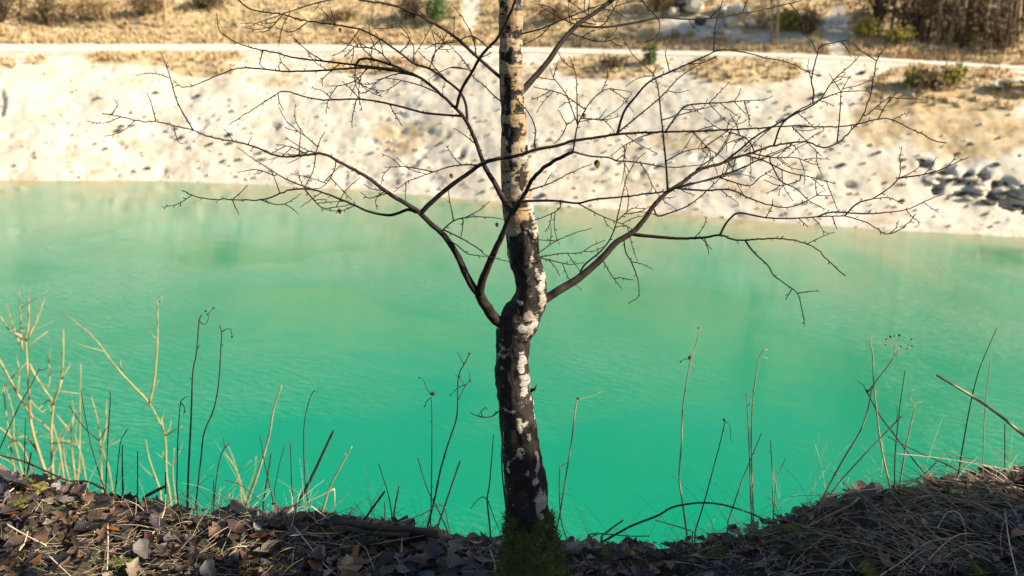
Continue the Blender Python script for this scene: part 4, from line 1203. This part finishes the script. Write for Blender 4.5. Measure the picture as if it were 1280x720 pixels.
# fallen log left of the birch, grey driftwood right of it
P, q, y0 = course([(424, 650), (450, 656), (486, 661), (520, 664), (547, 668)], y=EY - 0.06, reach=False)
P[:, 2] = np.maximum(P[:, 2], near_h(P[:, 0], P[:, 1]) + 0.004)
root = empty('fallen_log', P[0], 'dark thin log with red cut end lying left of the birch', 'log')
mb = MB()
tube(mb, P - P[0], np.linspace(5.0, 5.6, len(P)) * px_size(660, y0), 12, True, 0, 0.10)
for (a, b) in ((4, (-.01, 0, .02)), (12, (.012, -.01, .018))):
    tube(mb, [P[a] - P[0], P[a] - P[0] + np.array(b)], [.004, .002], 5)
mb.build('wood', M['wood'], root)
mb = MB()
d = (P[-1] - P[-2]) / np.linalg.norm(P[-1] - P[-2])
tube(mb, [P[-1] - P[0] - d * .003, P[-1] - P[0] + d * .0015], 4.9 * px_size(660, y0), 12)
mb.build('cut_end', M['cut'], root)
P, q, y0 = course([(430, 660), (460, 666), (490, 668), (512, 668)], y=EY - 0.10, reach=False)
mb = MB()
tube(mb, P, np.linspace(3.6, 2.4, len(P)) * px_size(660, y0), 8, True, 0, 0.12)
tag(mb.build('fallen_branch', M['wood']), 'thin dark branch lying just below the cut log', 'branch')
P, q, y0 = course([(708, 690), (722, 681), (735, 673), (748, 667)], y=EY - 0.06, reach=False)
mb = MB()
tube(mb, P, np.array([3, 6.5, 7.5, 6.8, 5, 2.5, 1.5, 1, 1, 1, 1, 1, 1, 1, 1, 1])[:len(P)] * px_size(680, y0), 9, True, 0, 0.2)
tag(mb.build('driftwood', M['grey_wood']), 'grey weathered piece of wood right of the mossy trunk foot', 'wood')
P, q, y0 = course([(752, 670), (765, 660), (779, 650)], y=EY + 0.02, reach=True)
mb = MB()
tube(mb, P, np.linspace(1.6, 1.3, len(P)) * px_size(660, y0), 6)
tag(mb.build('peeled_twig', M['straw']), 'pale peeled twig sticking up beside the grey driftwood', 'twig')
# stones
def near_rock(name, u, v, s, mat, label, flat=.8):
    p = near_hit(u, v)
    o = link(name, rock_v[mat][int(u) % 6].copy())
    o.data.materials[0] = M[mat]
    sz = s * px_size(v, p[1])
    o.location = p + np.array((0, 0, .15 * sz))
    o.scale = (sz, sz * .9, sz * flat)
    o.rotation_euler = (0.1, 0.15, u)
    tag(o, label, 'stone')
near_rock('stone', 437, 712, 40, 'tan_stone', 'tan rounded stone in the litter below the cut log')
near_rock('stone', 66, 613, 22, 'grey_rock', 'small grey stone beside the moss cushion at the left')

# moss cushions on the bank
def moss_cushion(u, v, wpx, hpx, label, n, light=0.5):
    p = near_hit(u, v)
    s = px_size(v, p[1])
    mb = MB()
    b = rock_mesh(int(u), 2, 1.0)
    vv = np.array([x.co[:] for x in b.vertices])
    vv = vv * np.array((wpx * s, wpx * s * .8, hpx * s * 1.3))
    mb.add(vv, [tuple(f.vertices) for f in b.polygons], light * .6)
    rg_ = np.random.default_rng(int(u))
    for k in range(n):
        c = vv[rg_.integers(len(vv))] * rg_.uniform(.8, 1.08) + rg_.normal(0, .002, 3)
        d = c / max(np.linalg.norm(c), 1e-6) + rg_.normal(0, .5, 3)
        d = d / np.linalg.norm(d) * rg_.uniform(.003, .009)
        q_ = np.cross(d, rg_.normal(size=3))
        q_ = q_ / np.linalg.norm(q_) * .0011
        mb.add([c - q_, c + q_, c + d], [(0, 1, 2)], np.clip(light + rg_.normal(0, .25), 0, 1))
    o = mb.build('moss_cushion', M['moss'], None, False)
    o.location = p
    tag(o, label, 'moss', 'moss cushions on the bank')
moss_cushion(40, 612, 34, 20, 'bright green moss cushion at the left end of the bank', 1600, .85)
moss_cushion(18, 628, 40, 14, 'darker flat moss patch below the bright cushion', 1200, .45)
moss_cushion(1000, 664, 46, 12, 'olive moss patch on the edge left of the umbel plant', 1200, .5)
moss_cushion(1130, 622, 60, 14, 'dark moss patch under the umbel plant', 1500, .35)
moss_cushion(1195, 614, 50, 12, 'moss patch beside the straw mound at the right', 1200, .5)
moss_cushion(770, 690, 50, 12, 'olive moss patch on the edge right of the driftwood', 1400, .6)
moss_cushion(900, 690, 44, 12, 'moss patch on the bank right of the dip', 1200, .5)
moss_cushion(1095, 712, 50, 16, 'green moss patch at the bottom edge lower right', 1200, .8)
moss_cushion(1225, 710, 40, 14, 'green moss patch at the bottom right', 1100, .8)
moss_cushion(150, 705, 50, 14, 'dark moss patch at the bottom left below the leaves', 1200, .4)

# blond shrubs on the slope beyond the edge (lit by the sun, out of focus)
def shrub(label, y, paths, w0=9.0):
    foot = at(paths[0][0][0], paths[0][0][1], y)
    f0 = np.array((foot[0], foot[1], float(near_h(foot[0], foot[1])) - .03))
    root = empty('blond_shrub', f0, label, 'shrub', 'blond shrubs on the slope at the left')
    ps = px_size(500, y)
    rg_ = np.random.default_rng(int(paths[0][0][0]) + 3)
    for i, (p, w) in enumerate([(x[:-1], x[-1] * 0.56) for x in paths]):
        q = catmull(p, 6)
        if i == 0 or p[0][1] > 585:
            P = np.array([at(u, v, y + .05 * math.sin(i)) for u, v in q])
            P = np.concatenate([[np.array((P[0][0], P[0][1], f0[2]))], P])
        else:
            P = np.array([at(u, v, y + rg_.uniform(-.12, .12) * k / len(q)) for k, (u, v) in enumerate(q)])
        mb = MB()
        tube(mb, P - f0, np.linspace(w, w * .45, len(P)) / 2 * ps, 7, True, 0, .06)
        for k in range(3, len(P) - 2, 5):
            if rg_.random() < .55:
                d = rg_.normal(0, 1, 3) * np.array((.09, .06, .03)) + np.array((0, 0, .08))
                tube(mb, [P[k] - f0, P[k] - f0 + d * .6 + rg_.normal(0, .005, 3), P[k] - f0 + d * 1.1], np.array((w * .4, w * .3, w * .18)) / 2 * ps, 5)
        mb.build('branch', M['blond'], root)
shrub('blond leafless shrub at the left edge, tallest and furthest left', 6.0, [
    [(62, 605), (49, 567), (39, 530), (37, 500), (34, 455), (32, 425), 8], [(32, 425), (22, 418), (11, 412), (2, 398), (-2, 390), 5], [(33, 426), (36, 400), (36, 365), 5], [(34, 424), (44, 405), (51, 387), (56, 372), 4.5],
    [(28, 440), (26, 406), (24, 365), 4], [(24, 430), (14, 400), (8, 380), 4], [(41, 522), (22, 492), (0, 451), (-14, 430), 7], [(38, 460), (49, 477), (60, 485), (63, 470), 4], [(20, 600), (14, 560), (8, 520), (4, 480), 6], [(45, 600), (28, 560), (12, 545), (-6, 530), 6],
    [(30, 600), (18, 550), (16, 515), (6, 480), 4], [(37, 500), (52, 515), (58, 512), 4], [(22, 492), (24, 462), (18, 440), 3.5], [(49, 567), (30, 545), (10, 560), 4]])
shrub('blond leafless shrub, second from the left edge', 6.3, [
    [(66, 600), (64, 537), (66, 504), (56, 488), (49, 477), (37, 455), 7.5], [(66, 506), (72, 490), (77, 474), (79, 440), (79, 410), 6], [(77, 474), (84, 462), (88, 455), 4], [(64, 540), (52, 528), (40, 520), 4.5], [(62, 470), (60, 440), 3.5],
    [(80, 600), (74, 560), (66, 530), 5], [(58, 600), (70, 560), (82, 540), (92, 520), 4], [(66, 504), (60, 500), (48, 512), 4], [(72, 600), (76, 570), (74, 545), (84, 530), 4]])
shrub('lower blond shrub behind the dark twig cluster', 6.6, [
    [(94, 600), (90, 565), (88, 541), (78, 528), (71, 519), 6], [(96, 600), (99, 575), (100, 500), (101, 455), 5], [(127, 610), (126, 570), (124, 537), (118, 510), (114, 496), 5.5], [(126, 560), (132, 540), (133, 500), 4.5], [(88, 541), (92, 520), (90, 500), 4],
    [(86, 600), (80, 570), (78, 545), 4.5], [(108, 605), (102, 570), (94, 545), (96, 530), 4], [(140, 610), (136, 585), (128, 560), 4]])
shrub('pale forked sapling with a long left arm', 5.2, [
    [(212, 618), (208, 594), (206, 545), (195, 519), (187, 504), 6.5], [(187, 504), (193, 474), (197, 425), (197, 390), (197, 372), 5], [(188, 506), (178, 494), (165, 481), (142, 455), (120, 425), (103, 408), 5], [(206, 545), (212, 535), (214, 526), 4],
    [(205, 540), (202, 525), (206, 512), 4], [(200, 612), (187, 575), (182, 549), 4.5], [(198, 378), (203, 370), 2.5], [(152, 462), (150, 448), 3]])
shrub('small pale seedling between the sapling and the tall dark pair', 5.4, [[(220, 630), (216, 590), (218, 560), 4], [(217, 580), (224, 566), (228, 555), 3]])
shrub('faint pale twig fan on the slope behind the short dark stems', 6.8, [[(310, 640), (296, 590), (280, 565), 4], [(300, 605), (292, 575), (284, 556), 3.5], [(306, 620), (318, 590), (320, 570), 3.5]])

# ------------------------------------------------------------------ leaf litter
def leaf_shape(kind, rg_):
    n = 8
    V, F = [], []
    curl, fold, twist, bend = rg_.uniform(-1.6, 2.4), rg_.uniform(.0, .8), rg_.uniform(-1.2, 1.2), rg_.uniform(-.25, .25)
    edge = {-1: rg_.uniform(.75, 1.15, n), 1: rg_.uniform(.75, 1.15, n)}
    if rg_.random() < .35:                          # torn side
        edge[rg_.choice([-1, 1])][rg_.integers(2, 6)] *= .45
    for i in range(n):
        t = i / (n - 1)
        if kind == 0:
            w = .27 * math.sin(math.pi * t ** .85) + .006
        elif kind == 1:
            w = (.26 * math.sin(math.pi * t ** 1.2) + .006) * (1.25 if i % 2 else .7)
        else:
            w = .36 * math.sin(math.pi * t ** .62) ** 1.1 + .008
        for j in (-1, -.5, 0, .5, 1):
            ww = w * (edge[-1][i] if j < 0 else edge[1][i] if j > 0 else 1)
            x, y = t - .5, j * ww + bend * (t - .5) ** 2
            z = fold * abs(j) ** 1.5 * ww * .8 + curl * .25 * (t - .5) ** 2 * 2 + twist * j * ww * (t - .5) + rg_.normal(0, .018) + (.012 if j == 0 else 0)
            V.append((x, y, z))
    for i in range(n - 1):
        for j in range(4):
            a = i * 5 + j
            F.append((a, a + 1, a + 6, a + 5))
    V = np.array(V)
    return V - np.array((0, 0, V[:, 2].min() * .5)), F
rgl = np.random.default_rng(12)
shapes = [leaf_shape(i % 3, rgl) for i in range(30)]
leaf_me = []
for V, F in shapes:
    mb = MB()
    mb.add(V, F)
    leaf_me.append(mb.mesh('fallen_leaf', M['leaf'], True))
cand = []
while len(cand) < 4200:
    x, y = rgl.uniform(-2.0, 2.0), rgl.uniform(1.85, 3.0)
    z = float(near_h(x, y))
    dens = 0.5 + 0.5 * float(vnoise(x * 2.2, y * 3, 0, 19)) + (0.35 if x < -0.1 else 0.10)
    if (x - 0.055) ** 2 + (y - TY0) ** 2 < 0.10 ** 2 or rgl.random() > dens + .15:
        continue
    s = rgl.uniform(.022, .080) * (1.0 if x < 0.1 else .85)
    e = (rgl.normal(0, .26), rgl.normal(0, .26), rgl.uniform(0, 6.28))
    u, v = project((x, y, z))
    cand.append((s if (-20 < u < 1300 and 570 < v < 740) else 0, (x, y, z + rgl.uniform(.002, .022)), e, s))
order = sorted(range(len(cand)), key=lambda i: -cand[i][0])
for i in order[:300]:
    _, p, e, s = cand[i]
    o = link('fallen_leaf', leaf_me[rgl.integers(len(leaf_me))], near_bank)
    o.location = (p[0], p[1], p[2] + .008)
    o.rotation_euler = e
    o.scale = (s * 1.15,) * 3
mb = MB()
for i in order[300:]:
    _, p, e, s = cand[i]
    V, F = shapes[rgl.integers(len(shapes))]
    Rm = np.array(Matrix.Rotation(e[2], 3, 'Z') @ Matrix.Rotation(e[1], 3, 'Y') @ Matrix.Rotation(e[0], 3, 'X'))
    mb.add((V * s) @ Rm.T + np.array(p), F, rgl.random())
ox = np.concatenate([rgl.uniform(-4.6, -1.9, 2300), rgl.uniform(1.9, 4.6, 2300), rgl.uniform(-2, 2, 700)])
oy = np.concatenate([rgl.uniform(0.9, 3.1, 4600), rgl.uniform(1.0, 1.9, 700)])
oz = near_exact(ox, oy)
for k in range(len(ox)):
    V, F = shapes[rgl.integers(len(shapes))]
    Rm = np.array(Matrix.Rotation(rgl.uniform(0, 6.28), 3, 'Z') @ Matrix.Rotation(rgl.normal(0, .25), 3, 'Y') @ Matrix.Rotation(rgl.normal(0, .25), 3, 'X'))
    mb.add((V * rgl.uniform(.03, .095)) @ Rm.T + np.array((ox[k], oy[k], oz[k] + rgl.uniform(.004, .02))), F, rgl.random())
tag(mb.build('leaf_litter', M['leaf_many'], near_bank), kind='stuff')

# crumbs of broken leaves, bark and earth
mb = MB()
cx, cy = rgl.uniform(-1.9, 1.9, 4500), rgl.uniform(1.9, 2.95, 4500)
cz = near_h(cx, cy)
for k in range(4500):
    s_ = rgl.uniform(.003, .013)
    V = rgl.normal(0, 1, (4, 3)) * s_ * np.array((1, 1, .35)) + np.array((cx[k], cy[k], cz[k] + .004 + (.02 if k % 3 == 0 else 0)))
    mb.add(V, [(0, 1, 2), (0, 2, 3), (1, 3, 2)], rgl.random())
tag(mb.build('litter_crumbs', M['leaf_many'], near_bank, False), kind='stuff')
# straw, grass blades and fine twigs on the bank
def blade(mb, p, a, L, w, lift, droop, rg_, rnd, sides=3):
    d = np.array((math.cos(a), math.sin(a), 0))
    s = np.array((-d[1], d[0], 0)) * rg_.normal(0, .25)
    P = []
    for i in range(7):
        t = i / 6
        P.append(p + d * L * t * math.cos(lift * (1 - .4 * t)) + s * L * t * t + np.array((0, 0, L * (math.sin(lift) * t - droop * t * t))))
    P = np.array(P)
    g = near_h(P[:, 0], P[:, 1])
    P[:, 2] = np.where(P[:, 1] < EY + .1, np.maximum(P[:, 2], g + .006), P[:, 2])
    tube(mb, P, np.linspace(w, w * .45, 7), sides, False, rnd)
mb = MB()
mg = MB()
rgs = np.random.default_rng(33)
def straw_at(u0, u1, v0, v1, n, L, lift, rnd, dirs=None, w=(.0007, .0016)):
    k = 0
    while k < n:
        k += 1
        p = near_hit(rgs.uniform(u0, u1), rgs.uniform(v0, v1))
        if p is None:
            continue
        a = rgs.uniform(0, 6.28) if dirs is None else rgs.normal(*dirs)
        blade(mb, p, a, rgs.uniform(*L), rgs.uniform(*w), rgs.uniform(*lift), rgs.uniform(.1, .7), rgs, np.clip(rgs.normal(*rnd), 0, 1))
straw_at(0, 430, 610, 722, 260, (.03, .12), (0, .35), (.45, .3), w=(.0005, .0012))
straw_at(0, 1280, 600, 722, 420, (.05, .16), (0, .5), (.35, .25))
straw_at(280, 470, 635, 690, 130, (.06, .20), (.1, .9), (.75, .2))
straw_at(190, 260, 625, 680, 60, (.05, .16), (.5, 1.4), (.45, .2))
straw_at(440, 620, 650, 722, 130, (.06, .18), (.1, .9), (.55, .25))
straw_at(120, 240, 680, 722, 70, (.05, .10), (.2, .9), (.45, .2))
straw_at(860, 1000, 655, 722, 90, (.05, .15), (.1, .8), (.5, .25))
straw_at(1150, 1290, 585, 722, 210, (.10, .26), (.1, .8), (.55, .22), (2.6, .6))
straw_at(1040, 1200, 610, 722, 120, (.08, .22), (.1, .7), (.45, .22), (2.4, .9))
straw_at(560, 700, 668, 722, 70, (.05, .15), (.2, 1.1), (.4, .2))
straw_at(250, 330, 630, 660, 34, (.08, .2), (.6, 1.5), (.6, .2))
straw_at(1180, 1290, 584, 640, 90, (.12, .26), (.2, .9), (.6, .2), (2.9, .35))
for (u, v, n) in [(432, 700, 10), (445, 690, 8), (480, 680, 8), (1000, 690, 10), (965, 690, 8), (560, 660, 9), (600, 680, 8), (470, 665, 6), (870, 705, 6), (1210, 640, 5), (330, 650, 5), (655, 700, 6)]:
    for k in range(n):
        p = near_hit(u + rgs.normal(0, 7), v + rgs.normal(0, 4))
        if p is not None:
            blade(mg, p, rgs.uniform(0, 6.28), rgs.uniform(.05, .13), rgs.uniform(.0008, .0016), rgs.uniform(1.0, 1.5), rgs.uniform(0, .3), rgs, .5)
# fine upright wisps along the skyline of the bank
for k in range(520):
    u = rgs.uniform(-10, 1290) if k % 2 else rgs.choice([rgs.normal(330, 60), rgs.normal(480, 60), rgs.normal(220, 30), rgs.normal(1080, 60), rgs.normal(1200, 50), rgs.normal(930, 40)])
    ve = np.interp(u, [e[0] for e in EDGE], [e[1] for e in EDGE])
    if 630 < u < 700:
        continue
    y = rgs.uniform(EY - .05, EY + .1)
    p = at(u, ve + 6, y)
    p[2] = float(near_h(p[0], p[1]))
    L = rgs.uniform(.03, .11) * (1.9 if rgs.random() < .25 else 1)
    blade(mb, p, rgs.uniform(0, 6.28), L, rgs.uniform(.0005, .001), rgs.uniform(.9, 1.5), rgs.uniform(0, .5), rgs, np.clip(rgs.normal(.5, .28), 0, 1))
for k in range(90):
    u = rgs.uniform(-10, 1290)
    if 615 < u < 705:
        continue
    ve = np.interp(u, [e[0] for e in EDGE], [e[1] for e in EDGE])
    y = rgs.uniform(EY - .04, EY + .12)
    p = at(u, ve + 6, y)
    p[2] = float(near_h(p[0], p[1])) - .01
    blade(mb, p, rgs.uniform(0, 6.28), rgs.uniform(.10, .27), rgs.uniform(.0006, .0011), rgs.uniform(1.25, 1.55), rgs.uniform(0, .25), rgs, np.clip(rgs.normal(.4, .3), 0, 1))
tag(mb.build('dry_straw', M['straw']), 'tan and grey dry straw strewn over the near bank', 'straw', kind='stuff')
tag(mg.build('green_grass', M['green']), 'sparse green grass blades growing through the leaf litter', 'grass', kind='stuff')
# a few bright straws lying in the open, traced
mb = MB()
for pts, w in [([(380, 655), (400, 650), (440, 634), (419, 612), (418, 640)][:3], 1.7), ([(418, 611), (400, 620), (375, 632), (356, 648)], 1.8), ([(418, 611), (419, 648)], 1.5), ([(388, 632), (410, 648), (430, 662), (450, 672)], 2.0),
               ([(318, 661), (345, 664), (375, 666)], 1.9), ([(372, 665), (400, 667), (428, 665), (430, 658)], 1.6), ([(365, 655), (385, 680), (408, 708), (425, 722)], 1.8), ([(282, 600), (300, 606), (320, 622), (345, 645)], 1.5),
               ([(500, 652), (525, 644), (552, 631), (560, 655), (566, 680)], 2.0), ([(134, 645), (135, 680), (134, 712)], 2.2), ([(160, 692), (190, 668), (205, 640), (207, 618)], 2.0), ([(0, 622), (15, 612), (24, 604)], 2.2),
               ([(8, 655), (30, 668), (58, 682)], 2.4), ([(35, 664), (30, 680), (24, 688)], 1.8), ([(60, 694), (75, 708), (90, 722)], 2.0), ([(1117, 567), (1160, 571), (1204, 577), (1273, 589)], 1.5), ([(1030, 622), (1060, 616), (1103, 610)], 3.0),
               ([(1145, 722), (1170, 690), (1200, 668), (1240, 670)], 1.6), ([(1150, 600), (1162, 618), (1172, 630)], 1.6), ([(1130, 655), (1134, 640), (1146, 625)], 1.8), ([(1256, 640), (1262, 680), (1272, 722)], 2.0), ([(1172, 660), (1185, 640), (1200, 643), (1208, 668)], 1.6),
               ([(1100, 720), (1130, 700), (1160, 678), (1192, 672)], 1.8), ([(504, 655), (502, 690), (508, 722)], 2.4), ([(612, 684), (618, 705), (622, 722)], 2.6), ([(481, 655), (481, 627)], 2.4), ([(435, 648), (441, 634)], 2.2)]:
    q = catmull(pts, 5)
    P = []
    for u, v in q:
        h = near_hit(u, v)
        P.append(h if h is not None else at(u, v, EY + .02))
    ys = np.array([p[1] for p in P])
    ys = np.minimum(ys, np.linspace(ys[0], ys[-1], len(ys)) + .03) - .03
    P = np.array([at(u, v, y) for (u, v), y in zip(q, ys)])
    tube(mb, P, np.linspace(w, w * .7, len(P)) / 2 * px_size(650, 2.6), 5, True, rgs.uniform(.7, 1))
tag(mb.build('long_straw', M['straw']), 'long pale straw stalks lying across the leaf litter', 'straw', kind='stuff')
